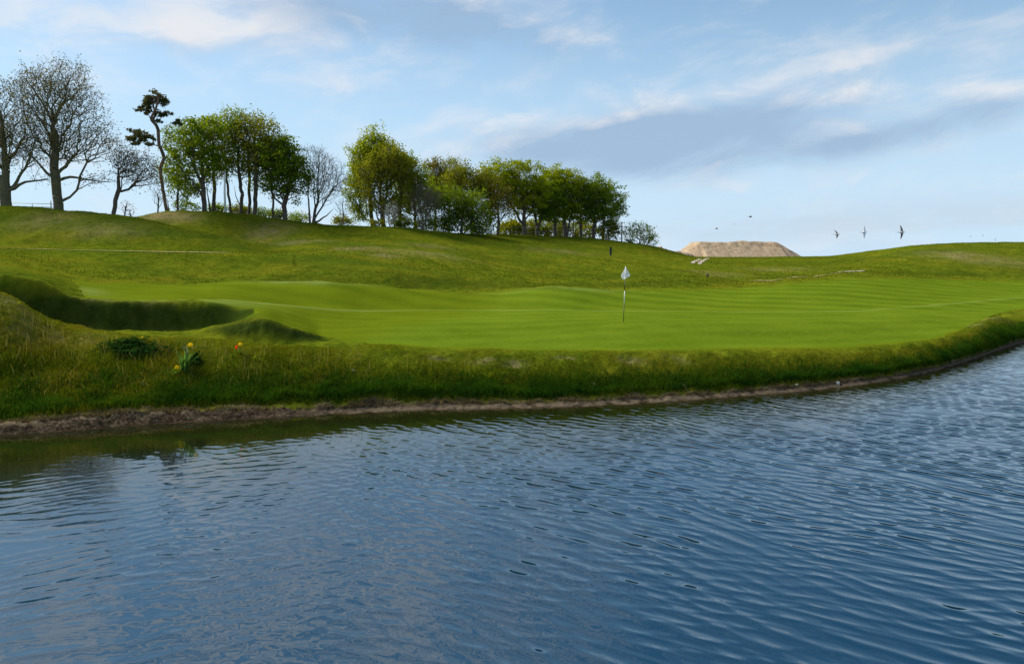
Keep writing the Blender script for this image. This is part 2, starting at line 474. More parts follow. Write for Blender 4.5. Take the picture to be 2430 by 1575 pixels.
# relief: clumps of the rough, clods of the mud, ripple-free mown turf
rough_w = (1 - mown) * (1 - mud) * (LG > 1.5)
near = np.clip((34 - YG) / 6, 0, 1)
relief = rough_w * (near * ((fbm(XG * 1.6, YG * 1.6, 4, 21) - .5) * .15 + (fbm(XG * 6, YG * 6, 2, 22) - .5) * .06)
                    + (1 - near) * ((fbm(XG * .55, YG * .40, 4, 23) - .5) * .42 + (fbm(XG * .12, YG * .12, 2, 24) - .5) * .35))
sky_fade = np.clip((170 - YG) / 40, 0, 1)
relief *= np.where(YG > 45, sky_fade, 1)
relief *= 1 - .85 * np.exp(-((LG - 12) / .45) ** 2) * (PXG < 700)
mudr = mud * (LG > .8) * ((fbm(XG * 4, YG * 4, 4, 31, .6) - .45) * .16 + (fbm(XG * 14, YG * 14, 2, 32) - .5) * .04) * np.clip((LG - .85) / .4, 0, 1)
lip = np.exp(-((LG - 1.95) / .16) ** 2) * .10 * (fbm(XG * 2.0, YG * 2.0, 3, 33) * 1.6 - .3)
ZF = ZG + relief + mudr + lip * np.clip(1 - mown, 0, 1) - soil * near * .07
ZF += mown * (fbm(XG * .25, YG * .25, 3, 41) - .5) * .05

idx = (np.arange(nu)[:, None] * nr + np.arange(nr)[None, :])
quads = np.stack([idx[:-1, :-1], idx[1:, :-1], idx[1:, 1:], idx[:-1, 1:]], -1).reshape(-1, 4)
V = np.stack([XG, YG, ZF], -1).reshape(-1, 3)
lev_q = .25 * (LG[:-1, :-1] + LG[1:, :-1] + LG[1:, 1:] + LG[:-1, 1:]).ravel()
mown_q = mown[:-1, :-1].ravel(); mud_q = mud[:-1, :-1].ravel()

gm, t, out = new_mat('turf')
co = t.n.new('ShaderNodeTexCoord').outputs['Object']
at = t.n.new('ShaderNodeAttribute'); at.attribute_name = 'mask'
sp = t.n.new('ShaderNodeSeparateColor'); t.l.new(at.outputs['Color'], sp.inputs[0])
mo, mu, so = sp.outputs[0], sp.outputs[1], sp.outputs[2]
px_, py_, pz_ = t.sep(co)
# mown turf: faint mower stripes, blade streaks, soft blotches
st1 = t.m('SINE', t.m('ADD', t.m('MULTIPLY', t.m('ADD', t.m('MULTIPLY', px_, .30), py_), 1.75), t.m('MULTIPLY', t.noise(co, .12, 2), 5)))
st2 = t.m('SINE', t.m('ADD', t.m('MULTIPLY', t.m('SUBTRACT', py_, t.m('MULTIPLY', px_, .42)), 3.6), t.m('MULTIPLY', t.noise(co, .2, 2), 4)))
fw = t.sm(py_, 36, 44)
stripe = t.m('ADD', t.m('MULTIPLY', st1, t.m('ADD', t.m('MULTIPLY', fw, .8), .1)), t.m('MULTIPLY', st2, t.m('SUBTRACT', .45, t.m('MULTIPLY', fw, .4))))
fine = t.noise(t.mapping(co, scale=(5, 16, 5), rot=(0, 0, .12)), 1.0, 5, .7)
blot = t.noise(co, .35, 4, .6)
sf = t.m('ADD', t.m('ADD', t.m('MULTIPLY', stripe, .085), t.m('MULTIPLY', fine, .75)), t.m('MULTIPLY', blot, .45))
cut = at.outputs['Alpha']                           # 1 on the closely cut green and fairway, 0 on its longer collar and mounds
mcol = t.mix(t.sm(sf, .32, .80), (.056, .100, .005), (.116, .170, .011))
mcol = t.mix(cut, t.mix(t.sm(sf, .25, .85), (.058, .092, .004), (.112, .148, .007)), mcol)
# rough: olive, straw and deeper green clumps
r1 = t.noise(co, .22, 4, .6); r2 = t.noise(co, 1.7, 5, .65); r3 = t.noise(t.mapping(co, scale=(6, 3, 6)), 1.6, 5, .7)
rc = t.mix(t.sm(r2, .32, .68), (.050, .080, .005), (.112, .138, .008))
rc = t.mix(t.m('MULTIPLY', t.sm(r1, .42, .66), .40), rc, (.155, .138, .010))
rc = t.mix(t.m('MULTIPLY', t.sm(r3, .50, .72), .45), rc, (.046, .075, .004))
r0 = t.noise(t.mapping(co, scale=(.05, .11, .05)), 1.0, 4, .6)
rc = t.mix(t.m('MULTIPLY', t.sm(r0, .50, .66), .55), rc, (.036, .068, .006))
lush = t.n.new('ShaderNodeAttribute'); lush.attribute_name = 'lush'  # longer grass, and the shade painted on the near hill
rc = t.mix(t.m('MULTIPLY', lush.outputs['Fac'], .75), rc, (.022, .048, .005))                # longer grass at the slope foot, plus shade painted on the near hill
rc = t.mix(t.m('MULTIPLY', so, t.sm(t.noise(co, 5, 4, .7), .3, .6)), rc, (.235, .185, .105))
crest_pale = t.n.new('ShaderNodeAttribute'); crest_pale.attribute_name = 'crest_pale'
mcol = t.mix(t.m('MULTIPLY', crest_pale.outputs['Fac'], .75), mcol, (.205, .260, .085))           # paler turf along the crests
gcol = t.mix(mo, rc, mcol)
hollow_shade = t.n.new('ShaderNodeAttribute'); hollow_shade.attribute_name = 'hollow_shade'  # shade of the hollow's steep faces, painted into the turf colour
gcol = t.mix(t.m('MULTIPLY', hollow_shade.outputs['Fac'], t.m('MINIMUM', t.m('ADD', .66, t.m('MULTIPLY', r2, .5)), 1.0)), gcol, t.mix(t.sm(r2, .35, .65), (.010, .024, .004), (.034, .052, .009)))
# mud: dark wet soil at the water, paler dried crust above
m1 = t.noise(co, 3.2, 6, .7); m2 = t.noise(co, 16, 4, .7)
mc = t.mix(t.sm(t.m('ADD', t.m('MULTIPLY', m1, .6), t.m('MULTIPLY', m2, .4)), .38, .62), (.018, .014, .010), (.115, .090, .060))
strand = t.sm(px_, -6.5, -3.0)                       # a strip of wet sand from left of the middle rightwards
mc = t.mix(t.m('MULTIPLY', t.sm(pz_, .09, .03), strand), mc, (.105, .085, .060))
crust = t.m('MULTIPLY', t.sm(t.m('ADD', pz_, t.m('MULTIPLY', m1, .12)), .20, .30), t.sm(m2, .35, .6))
mc = t.mix(t.m('MULTIPLY', crust, .8), mc, (.20, .16, .10))
mc = t.mix(t.m('MULTIPLY', t.m('MULTIPLY', t.sm(pz_, .19, .10), t.sm(m2, .62, .38)), t.m('SUBTRACT', 1.0, strand)), mc, (.022, .016, .010))
mc = t.mix(t.sm(t.m('ADD', pz_, t.m('MULTIPLY', m1, .04)), .05, .015), mc, (.035, .025, .016))
gcol = t.mix(mu, gcol, mc)
hgt = t.m('ADD', t.m('MULTIPLY', r3, t.m('SUBTRACT', 1.0, mo)), t.m('MULTIPLY', fine, .25))
hgt = t.m('ADD', hgt, t.m('MULTIPLY', m2, t.m('MULTIPLY', mu, .6)))
principled(t, out, gcol, .95, t.bump(hgt, .55, .06), 0.0)
MAT_TURF = gm

pxn = PXG + (fbm(XG * .3, YG * .3, 3, 51) - .5) * 120
edge_in = np.clip((LG - lo_lim - .16 + wob * .3) / .22, 0, 1)
cutg = edge_in * np.clip((pxn - 860 - 25 * (YG - 24)) / 120, 0, 1) * np.clip((8.35 - LG + wob * .4) / .3, 0, 1)
cutf = np.clip((LG - 8.9 + wob * .5) / .4, 0, 1) * np.clip((pxn - 1080) / 160, 0, 1)
cutr = edge_in * np.clip((pxn - 1650) / 200, 0, 1)
cut = np.clip(np.maximum(np.maximum(cutg, cutf * .85), cutr * .9), 0, 1)
mask = np.stack([mown, mud, np.clip(soil, 0, 1), cut], -1).reshape(-1, 4).astype(np.float32)
lush_shade_g = (np.exp(-((LG - 11.25 + wob * .4) / .33) ** 2) * (np.exp(-((PXG - 900) / 230) ** 2) + .7 * np.exp(-((PXG - 1550) / 260) ** 2) + .6 * np.exp(-((PXG - 2250) / 160) ** 2))
          + 1.1 * np.exp(-((LG - 12.6 + wob * .3) / .30) ** 2) * np.clip((760 - PXG) / 250, 0, 1) + .75 * np.exp(-((LG - 13.75) / .32) ** 2) * np.clip((680 - PXG) / 120, 0, 1) + .5 * np.exp(-((LG - 14.9) / .4) ** 2) * np.clip((PXG - 1600) / 100, 0, 1) * np.clip((2000 - PXG) / 100, 0, 1))
lush_shade_g = np.clip(lush_shade_g, 0, 1) * np.clip(fbm(XG * .18, YG * .3, 4, 58) * 2.4 - .5, 0, 1)
lush_shade_v = lush_shade_g.ravel().astype(np.float32)
wn = fbm(XG * .35, YG * .8, 3, 57)
crest_pale_v = (np.exp(-((LG - 7.98 + wob * .2) / .17) ** 2) * np.clip((PXG - 470) / 60, 0, 1) * np.interp(PXG, [470, 560, 900, 2430], [.9, 1.0, .7, .45])
          + np.exp(-((LG - 9.93 + wob * .1) / .10) ** 2) * (np.exp(-((PXG - 740) / 110) ** 2) + .8 * np.exp(-((PXG - 1330) / 110) ** 2))
          + .8 * np.exp(-((LG - 7.35) / .35) ** 2) * np.exp(-((PXG - 470) / 120) ** 2)
          + .5 * np.exp(-((PXG - 215) / 40) ** 2) * np.exp(-((LG - 8.6) / .6) ** 2))
crest_pale_v = (np.clip(crest_pale_v, 0, 1) * np.clip(wn * 1.8 - .15, 0, 1)).ravel().astype(np.float32)
hollow_shade_v = ((np.clip((LG + wob * .5 - 5.75) / .35, 0, 1) * np.clip((6.95 - LG + wob * .5) / .28, 0, 1) * (PXG < 600))
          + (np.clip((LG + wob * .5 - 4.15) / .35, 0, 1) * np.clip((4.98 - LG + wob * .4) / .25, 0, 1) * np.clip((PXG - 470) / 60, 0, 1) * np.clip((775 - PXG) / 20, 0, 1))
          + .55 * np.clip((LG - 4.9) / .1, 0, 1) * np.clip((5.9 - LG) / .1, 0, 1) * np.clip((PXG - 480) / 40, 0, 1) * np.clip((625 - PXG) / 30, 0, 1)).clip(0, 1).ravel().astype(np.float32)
for nm, sel in (('putting_green', mown_q > .5), ('mud_bank', (mud_q > .5) & (mown_q <= .5)), ('ground', (mud_q <= .5) & (mown_q <= .5))):
    q = quads[sel]
    used = np.unique(q); remap = np.full(len(V), -1, np.int64); remap[used] = np.arange(len(used))
    me = np_mesh(nm, V[used], remap[q], MAT_TURF, True)
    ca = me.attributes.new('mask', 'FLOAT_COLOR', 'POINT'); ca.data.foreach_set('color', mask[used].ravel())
    cl_ = me.attributes.new('lush', 'FLOAT', 'POINT'); cl_.data.foreach_set('value', lush_shade_v[used])  # longer grass and painted shade in one mask
    cw = me.attributes.new('crest_pale', 'FLOAT', 'POINT'); cw.data.foreach_set('value', crest_pale_v[used])
    cm = me.attributes.new('hollow_shade', 'FLOAT', 'POINT'); cm.data.foreach_set('value', hollow_shade_v[used])
    struct(link(nm, me))

# ------------------------------------------------------------------ water
wm, t, out = new_mat('pond_water')
co = t.n.new('ShaderNodeTexCoord').outputs['Object']
x_, y_, _ = t.sep(co)
warp = t.m('MULTIPLY', t.noise(t.mapping(co, scale=(.45, .45, 1)), 1.0, 2, .5), 9.0)
warp2 = t.m('MULTIPLY', t.noise(t.mapping(co, scale=(.9, .9, 1), loc=(7, 3, 0)), 1.0, 2, .5), 6.0)
def train(deg, lam, wp, env_scale, seed):
    """one train of ripples travelling towards deg, crests of finite length"""
    k = 2 * math.pi / lam; c_, s_ = math.cos(math.radians(deg)), math.sin(math.radians(deg))
    ph = t.m('ADD', t.m('ADD', t.m('MULTIPLY', x_, k * c_), t.m('MULTIPLY', y_, k * s_)), t.m('ADD', wp, seed))
    v = t.m('EXPONENT', t.m('MULTIPLY', t.m('SUBTRACT', t.m('SINE', ph), 1.0), 1.1))
    e = t.sm(t.noise(t.mapping(co, scale=(env_scale, env_scale, 1), loc=(seed * 3, seed, 0)), 1.0, 1, .5), .30, .66)
    return t.m('MULTIPLY', t.m('MULTIPLY', v, e), lam)
big = total_ = None
def addup(lst):
    r = lst[0]
    for q in lst[1:]: r = t.m('ADD', r, q)
    return r
main = addup([train(42, .42, warp, .35, 1.0), train(52, .31, warp, .5, 2.3), train(33, .25, warp2, .7, 3.1), train(62, .20, warp2, .8, 4.7), train(80, .27, warp2, .5, 5.9)])
lee = addup([train(112, .40, warp, .4, 6.4), train(100, .27, warp2, .6, 7.7), train(128, .20, warp2, .8, 8.2)])
sml = t.noise(t.mapping(co, rot=(0, 0, math.radians(-40)), scale=(13, 6, 1)), 1.0, 2, .5)
# the wind reaches the open right side; the left shore lies in the lee
open_ = t.sm(t.m('ADD', x_, t.m('MULTIPLY', t.noise(co, .25, 2), 4)), -4.5, 5.0)
shel = t.sm(t.m('SUBTRACT', y_, t.m('MULTIPLY', x_, .40)), 17.0, 10.5)     # calmer towards the left bank
gust = t.sm(t.noise(t.mapping(co, scale=(.16, .3, 1)), 1.0, 3), .3, .7)
amp_b = t.m('MULTIPLY', t.m('MULTIPLY', t.m('ADD', t.m('MULTIPLY', open_, .9), .1), t.m('ADD', t.m('MULTIPLY', shel, .6), .4)), t.m('ADD', t.m('MULTIPLY', gust, .5), .6))
amp_l = t.m('MULTIPLY', t.m('SUBTRACT', 1.0, open_), t.m('ADD', t.m('MULTIPLY', shel, .42), .035))
h1 = t.m('MULTIPLY', main, amp_b)
h2 = t.m('MULTIPLY', lee, t.m('MULTIPLY', amp_l, .95))
h3 = t.m('MULTIPLY', sml, t.m('ADD', t.m('MULTIPLY', amp_b, .045), .006))
ht = t.m('ADD', t.m('ADD', h1, h2), h3)
dp = t.n.new('ShaderNodeAttribute'); dp.attribute_name = 'depth'
dcol = t.mix(t.sm(dp.outputs['Fac'], 1.5, 6.5), (.010, .012, .003), (.002, .027, .060))      # brown shallows; farther out the sky's blue reflection is painted in
b = principled(t, out, dcol, .03, t.bump(ht, 1.0, .034), .5)
b.inputs['IOR'].default_value = 1.85
b.inputs['Specular Tint'].default_value = (.76, .94, 1.0, 1)
gx = np.linspace(-140, 190, 331); gy = np.concatenate([np.linspace(-60, 4, 10), np.linspace(5, 45, 81), np.linspace(48, 120, 24)])
gv = np.array([(x, y, 0.0) for x in gx for y in gy]); n2 = len(gy)
gi = np.arange(len(gx))[:, None] * n2 + np.arange(n2)[None, :]
gq = np.stack([gi[:-1, :-1], gi[1:, :-1], gi[1:, 1:], gi[:-1, 1:]], -1).reshape(-1, 4)
me = np_mesh('water', gv, gq, wm, True)
dpt = np.where(gv[:, 1] > 2, pchip(SU, SY, gv[:, 0] / np.maximum(gv[:, 1], 2)) - gv[:, 1], 12.0)
a_ = me.attributes.new('depth', 'FLOAT', 'POINT'); a_.data.foreach_set('value', np.clip(dpt, -1, 12).astype(np.float32))
struct(link('water', me))


# ------------------------------------------------------------------ trees
BARK = simple_mat('bark', (.055, .045, .036), (.16, .135, .105), 5, .9, .6, .15, .05)
BARK_PALE = simple_mat('pale_bark', (.10, .085, .07), (.23, .20, .165), 4, .9, .5, .15, .05)
BARK_PINE = simple_mat('pine_bark', (.075, .048, .034), (.26, .18, .13), 3, .9, .6, .15, .05)
BARK_IVY = simple_mat('ivy_bark', (.075, .078, .035), (.20, .175, .115), 7, .9, .8, .15, .06)
TWIG_DRY = simple_mat('dry_twig', (.20, .165, .115), (.36, .30, .22), 6, .9, .3)
L_LIME = leaf_mat('lime_leaves', (.18, .25, .010), (.32, .36, .014))
L_GREEN = leaf_mat('green_leaves', (.12, .20, .012), (.24, .31, .016))
L_DARK = leaf_mat('dark_green_leaves', (.085, .15, .014), (.18, .25, .018))
L_OLIVE = leaf_mat('olive_leaves', (.14, .165, .015), (.24, .25, .022))
L_BRONZE = leaf_mat('bronze_leaves', (.14, .13, .022), (.23, .21, .030))
L_PINE = leaf_mat('pine_needles', (.075, .088, .036), (.16, .15, .062), .2)
L_YELLOW = leaf_mat('sunny_leaves', (.17, .19, .008), (.26, .26, .012))
L_BUD = leaf_mat('leaf_buds', (.10, .085, .03), (.17, .15, .05))


def tubes(p0, p1, r0, r1, n):
    """n-sided tapering tubes for arrays of segments"""
    d = p1 - p0; L = np.linalg.norm(d, axis=1, keepdims=True); d = d / np.maximum(L, 1e-6)
    ref = np.where(np.abs(d[:, 2:3]) > .9, np.array([[1., 0, 0]]), np.array([[0, 0, 1.]]))
    a = np.cross(d, ref); a /= np.maximum(np.linalg.norm(a, axis=1, keepdims=True), 1e-6)
    b = np.cross(d, a)
    ang = np.arange(n) * 2 * math.pi / n
    ring = a[:, None, :] * np.cos(ang)[None, :, None] + b[:, None, :] * np.sin(ang)[None, :, None]
    v0 = p0[:, None, :] + ring * r0[:, None, None]; v1 = p1[:, None, :] + ring * r1[:, None, None]
    V = np.concatenate([v0, v1], 1).reshape(-1, 3)
    base = (np.arange(len(p0)) * 2 * n)[:, None]
    k = np.arange(n)[None, :]; k2 = (k + 1) % n
    Fq = np.stack([base + k, base + k2, base + n + k2, base + n + k], -1).reshape(-1, 4)
    return V, Fq


def merge(parts):
    off = 0; VV = []; FF = []
    for v, f in parts:
        VV.append(v); FF.append(f + off); off += len(v)
    return np.concatenate(VV), FF


def leaf_quads(c, size, up=.3, jit=.35, stretch=1.5):
    n = len(c)
    nn = rng.normal(size=(n, 3)); nn[:, 2] += up * 2; nn /= np.linalg.norm(nn, axis=1, keepdims=True)
    a = np.cross(nn, rng.normal(size=(n, 3))); a /= np.linalg.norm(a, axis=1, keepdims=True)
    b = np.cross(nn, a)
    s_ = size * (1 + jit * (rng.random((n, 1)) * 2 - 1))
    a = a * s_ * stretch * .5; b = b * s_ * .5
    V = np.stack([c - a, c - b * .9 + a * .1, c + a, c + b * .9 + a * .1], 1).reshape(-1, 3)
    return V, np.arange(n * 4).reshape(-1, 4)


def grow(trunks, tips, bf, limb_jit=.0):
    """tie every tip to the growing tree by the cheapest branch (length + a share of the path to the root)"""
    P = []; par = []; path = []; istr = []
    for q_, tr in enumerate(trunks):
        prev = -1
        if q_ > 0:                                   # a limb starts from the nearest point of the main stem
            d_ = [np.linalg.norm(p_ - tr[0]) for p_ in trunks[0]]
            prev = int(np.argmin(d_))
            if tr[0][2] > .6: tr[0] = trunks[0][prev] + (tr[0] - trunks[0][prev]) * .5
        for i, p in enumerate(tr):
            P.append(p); par.append(prev)
            path.append(0 if prev < 0 else path[prev] + np.linalg.norm(p - P[prev])); istr.append(True)
            prev = len(P) - 1
    nt = len(P)
    T = np.array(tips); n = len(T)
    PP = np.array(P)
    # roots of limbs: keep the lowest part of each trunk free of branches
    zmin = T[:, 2].min() if n else 0
    best = np.full(n, 1e9); who = np.zeros(n, int)
    for i in range(nt):
        cost = np.linalg.norm(T - PP[i], axis=1) + bf * path[i] + np.where(PP[i, 2] > T[:, 2] + .3, .8 * (PP[i, 2] - T[:, 2]), 0)
        m_ = cost < best; best[m_] = cost[m_]; who[m_] = i
    done = np.zeros(n, bool)
    for _ in range(n):
        j = int(np.argmin(np.where(done, 1e9, best)))
        done[j] = True
        i = int(who[j])
        a = P[i]; p = T[j]
        L = np.linalg.norm(p - a); k = max(1, int(L / 1.1)); prev = i
        side = rng.normal(size=3) * L * .06
        new = []
        for q in range(1, k + 1):
            f = q / k
            pt = a + (p - a) * f + side * math.sin(math.pi * f) + np.array([0, 0, -.05 * L * math.sin(math.pi * f)])
            P.append(pt); par.append(prev); path.append(path[prev] + np.linalg.norm(pt - P[prev])); istr.append(False)
            prev = len(P) - 1; new.append(prev)
        for i2 in new:
            cost = np.linalg.norm(T - P[i2], axis=1) + bf * path[i2]
            m_ = (~done) & (cost < best); best[m_] = cost[m_]; who[m_] = i2
    return np.array(P), np.array(par), np.array(istr), nt


def tree(name, label, trunk_px, Y, crown, n_tips, bark, leaf=None, width=10, leaf_n=10, leaf_s=.28, spread=.45, bf=.35,
         twigs=0, twig_l=.7, cat='tree', group=None, depth=.8, more=(), shell=.55, flat=1.0, sink=.25, rmin=.02, extra_crown=None, base_z=None):
    """trunk_px: photo pixels from the foot upwards; crown: (cx, cy, rx, ry) photo ellipses; both are turned
    into metres at distance Y and given real depth"""
    if leaf is not None and twigs == 0 and cat == 'tree' and leaf_n >= 7: twigs, twig_l, leaf_n = 2, .65, leaf_n * .62
    spread = spread * .85
    foot = ray(trunk_px[0][0], trunk_px[0][1], Y)
    gz = ground(foot.x, Y) if base_z is None else base_z
    root = Vector((foot.x, Y, min(foot.z, gz) - sink if base_z is None else base_z))
    m_px = Y / F
    def loc(px, py, dy=0.0):
        p = ray(px, py, Y); return np.array([p.x - root.x, dy, p.z - root.z])
    trunks = []
    for tp in [trunk_px] + list(more):
        dy0 = 0 if tp is trunk_px else rng.normal() * .8
        pts = [loc(px, py, dy0 + rng.normal() * .12 * i) for i, (px, py) in enumerate(tp)]
        if tp is trunk_px: pts[0] = np.array([0, 0, 0.0])
        else: pts[0][2] = max(0.0, pts[0][2] - sink)
        fine_ = [pts[0]]
        for a, b_ in zip(pts[:-1], pts[1:]):
            k = max(1, int(np.linalg.norm(b_ - a) / .7))
            fine_ += [a + (b_ - a) * q / k + rng.normal(size=3) * .05 for q in range(1, k + 1)]
        trunks.append(fine_)
    tips = []
    area = np.array([c[2] * c[3] for c in crown], float); area /= area.sum()
    for c, ar in zip(crown, area):
        k = max(3, int(round(n_tips * ar)))
        while k > 0:
            v = rng.uniform(-1, 1, 3); r = np.linalg.norm(v)
            if r > 1 or rng.random() > (1 - shell) + shell * r: continue
            lump = .80 + .34 * vnoise(np.array([v[0] / r * 2.3 + c[0]]), np.array([v[2] / r * 2.3 + c[1] + v[1]]), 4)[0]
            v = v * lump
            p = loc(c[0] + v[0] * c[2], c[1] - v[2] * c[3], v[1] * c[2] * m_px * depth)
            if p[2] < .15: continue
            tips.append(p); k -= 1
    P, par, istr, nt = grow(trunks, tips, bf)
    N = len(P)
    cnt = np.zeros(N)
    leafmask = np.ones(N, bool); leafmask[par[par >= 0]] = False
    cnt[leafmask] = 1
    for i in range(N - 1, -1, -1):
        if par[i] >= 0: cnt[par[i]] += cnt[i]
    R0 = width * m_px / 2
    top = max(cnt[0], 2)
    top = max(2.0, float(cnt[par < 0].sum()))
    R = np.clip(R0 * (cnt / top) ** .52, rmin, R0)
    # main stems stay stout along their length
    i0 = 0
    for q, tr in enumerate(trunks):
        L = len(tr); sc = 1.0 if q == 0 else (.36 if tr[0][2] > .6 else .7)
        for i in range(L):
            R[i0 + i] = max(R[i0 + i], R0 * sc * (1 - .86 * (i / max(1, L - 1)) ** 1.0) * (1.0 if leaf is not None or L < 4 else .95))
        R[i0] *= 1.2 if q == 0 else 1.0
        i0 += L
    ch = np.where(par >= 0)[0]
    stem = ch[istr[ch]]; br = ch[~istr[ch]]
    parts = []
    if len(stem): parts.append(tubes(P[par[stem]], P[stem], R[par[stem]], R[stem], 9))
    if len(br):
        r0 = np.minimum(R[par[br]], R[br] * 1.35)
        parts.append(tubes(P[par[br]], P[br], r0, R[br], 4))
    tipsP = P[leafmask & (~istr)]
    if twigs:
        pd = P[leafmask & (~istr)] - P[par[leafmask & (~istr)]]
        pd /= np.maximum(np.linalg.norm(pd, axis=1, keepdims=True), 1e-6)
        q0 = np.repeat(tipsP, twigs, 0); d = np.repeat(pd, twigs, 0) + rng.normal(size=(len(q0), 3)) * .55
        q1 = q0 + d * twig_l * (0.5 + .8 * rng.random((len(q0), 1)))
        parts.append(tubes(q0, q1, np.full(len(q0), rmin * .8), np.full(len(q0), rmin * .45), 3))
        tipsP = q1
    root_o = thing(name, label, cat, root, group)
    v, f = merge(parts)
    link('trunk' if width >= 6 else 'stem', np_mesh('trunk', v, f, bark, True), root_o)
    if leaf is not None and leaf_n > 0:
        leaf_n = int(round(leaf_n * (2.2 if leaf_n >= 4 else 1)))
        leaf_s = leaf_s * (.80 if leaf_n >= 8 else 1)
        c = np.repeat(tipsP, leaf_n, 0) + rng.normal(size=(len(tipsP) * leaf_n, 3)) * np.array([spread, spread, spread * flat])
        c = c[c[:, 2] > .1]
        lv, lf = leaf_quads(c, leaf_s, .35)
        link('crown' if cat == 'tree' else 'foliage', np_mesh('crown', lv, lf, leaf), root_o)
    return root_o


# ---- the bare trees on the near hill
tree('bare_tree', 'big bare tree at the left edge, its ivy-clad trunk forking low beside the gate', [(14, 492), (12, 450), (16, 400), (13, 340), (8, 290), (2, 240)], 90,
     [(-10, 290, 95, 115), (30, 330, 70, 80), (-60, 340, 90, 110), (105, 428, 28, 9), (85, 385, 25, 25)], 1600, BARK_IVY, L_BUD, 23, 3, .15, .25, .55, 3, .7, shell=.5,
     more=[[(20, 446), (48, 408), (64, 372), (80, 330)], [(26, 449), (62, 432), (100, 428), (124, 424)], [(14, 415), (-20, 380), (-40, 330)]], group='trees along the hill crest')
tree('bare_tree', 'tallest bare tree, straight thick trunk and wide fan of twigs, right of the metal gate', [(139, 502), (136, 450), (134, 400), (133, 350), (134, 310), (140, 270)], 92,
     [(230, 428, 48, 10), (118, 235, 88, 68), (160, 290, 100, 95), (80, 215, 48, 55), (205, 345, 85, 45), (95, 330, 60, 55), (150, 190, 60, 45)], 2600, BARK_IVY, L_BUD, 21, 2, .15, .25, .55, 3, .7,
     shell=.45, more=[[(140, 412), (170, 385), (192, 360)], [(130, 420), (100, 390), (76, 362)], [(143, 422), (170, 420), (215, 428), (262, 432)], [(134, 330), (100, 250), (55, 185)], [(137, 300), (165, 240), (175, 190)]], group='trees along the hill crest')
tree('bare_tree', 'small windswept bare tree leaning right, between the tallest bare tree and the pine', [(270, 512), (277, 475), (282, 450)], 90,
     [(320, 398, 55, 42), (295, 385, 35, 38), (345, 420, 35, 25)], 900, BARK, L_BUD, 9.5, 2, .14, .22, .5, 2, .6, shell=.4,
     more=[[(282, 452), (282, 425), (285, 395)], [(283, 453), (310, 440), (345, 436), (372, 428)]], group='trees along the hill crest')
tree('sapling', 'thin bare sapling just right of the small leaning bare tree', [(298, 514), (297, 500), (299, 485)], 92, [(299, 492, 12, 15)], 50, BARK, L_BUD, 3, 2, .12, .15, .4, 1, .3, rmin=.012, group='saplings on the crest')
tree('sapling', 'lowest twiggy sapling on the crest where the two hills meet', [(310, 516), (310, 505)], 94, [(311, 504, 9, 8)], 30, BARK, L_BUD, 2.4, 2, .12, .15, .4, 1, .3, rmin=.012, group='saplings on the crest')
tree('sapling', 'spindly bare sapling beside the foot of the pine', [(374, 506), (376, 480), (374, 460)], 106, [(375, 465, 15, 22)], 90, BARK, None, 3.4, 0, .1, .2, .5, 2, .4, rmin=.014, group='saplings on the crest')

# ---- the pine: bent trunk and separate pads of needles
pY = 105
pine = tree('pine_tree', 'tall crooked pine with a flat-topped crown above the other trees', [(397, 506), (387, 451), (381, 399), (386, 373), (376, 342), (373, 308), (366, 288), (363, 270), (371, 248)], pY,
            [(373, 234, 26, 14)], 70, BARK_PINE, None, 7.5, more=[[(384, 352), (399, 322), (399, 301), (414, 291)], [(373, 346), (350, 341), (330, 338)], [(365, 290), (355, 270), (345, 262)], [(367, 276), (380, 262), (392, 268)]], rmin=.03)
pr = pine.location
for cx_, cy_, rx_, ry_, k in ((373, 236, 29, 17, 900), (343, 262, 19, 9, 320), (388, 270, 22, 8, 320), (350, 252, 14, 12, 250), (331, 322, 33, 14, 620), (352, 334, 18, 10, 250), (418, 290, 14, 8, 260), (372, 288, 14, 4, 90), (318, 338, 14, 8, 120)):
    m_ = pY / F
    k = int(k * 1.0); cl = rng.normal(size=(max(8, k // 26), 3)); cl /= np.linalg.norm(cl, axis=1, keepdims=True); cl *= rng.random((len(cl), 1)) ** .4
    cc = cl[rng.integers(0, len(cl), k)] + rng.normal(size=(k, 3)) * .13
    p0 = ray(cx_, cy_, pY)
    c = np.array([p0.x - pr.x, 0, p0.z - pr.z]) + cc * np.array([rx_ * m_, rx_ * m_ * .8, ry_ * m_])
    v, f = leaf_quads(c, .20, .2, .4, 2.8)
    link('needle_clump', np_mesh('needle_clump', v, f, L_PINE), pine)

# ---- the clump around the white pole
G1 = 'trees in the clump around the white pole'
tree('leafy_tree', 'slender young tree with thin dark leaves just right of the pine', [(420, 503), (424, 470), (424, 440)], 112, [(414, 425, 28, 28), (430, 455, 25, 25)], 170, BARK, L_DARK, 5, 8, .26, .4, .4, group=G1, more=[[(410, 503), (403, 480), (398, 465)]])
tree('leafy_tree', 'broad round green tree at the left end of the clump by the white pole', [(486, 502), (484, 450), (481, 400), (476, 360)], 108, [(452, 345, 56, 58), (485, 320, 50, 40), (440, 395, 48, 28), (490, 390, 40, 40), (455, 440, 40, 22)], 560, BARK, L_GREEN, 11, 19, .30, .55, .4, flat=.55, group=G1)
tree('leafy_tree', 'slim two-stemmed tree directly left of the white pole', [(505, 503), (508, 450), (508, 390), (505, 330)], 112, [(508, 340, 34, 55), (515, 400, 28, 35)], 300, BARK, L_OLIVE, 8, 9, .26, .5, .45, 1, group=G1, more=[[(500, 503), (494, 470), (490, 440)]])
tree('leafy_tree', 'thin leaning tree directly behind the white pole', [(550, 507), (541, 450), (536, 390), (532, 340)], 114, [(540, 325, 32, 48), (535, 390, 24, 30)], 260, BARK, L_OLIVE, 5.5, 10, .26, .5, .45, 1, group=G1)
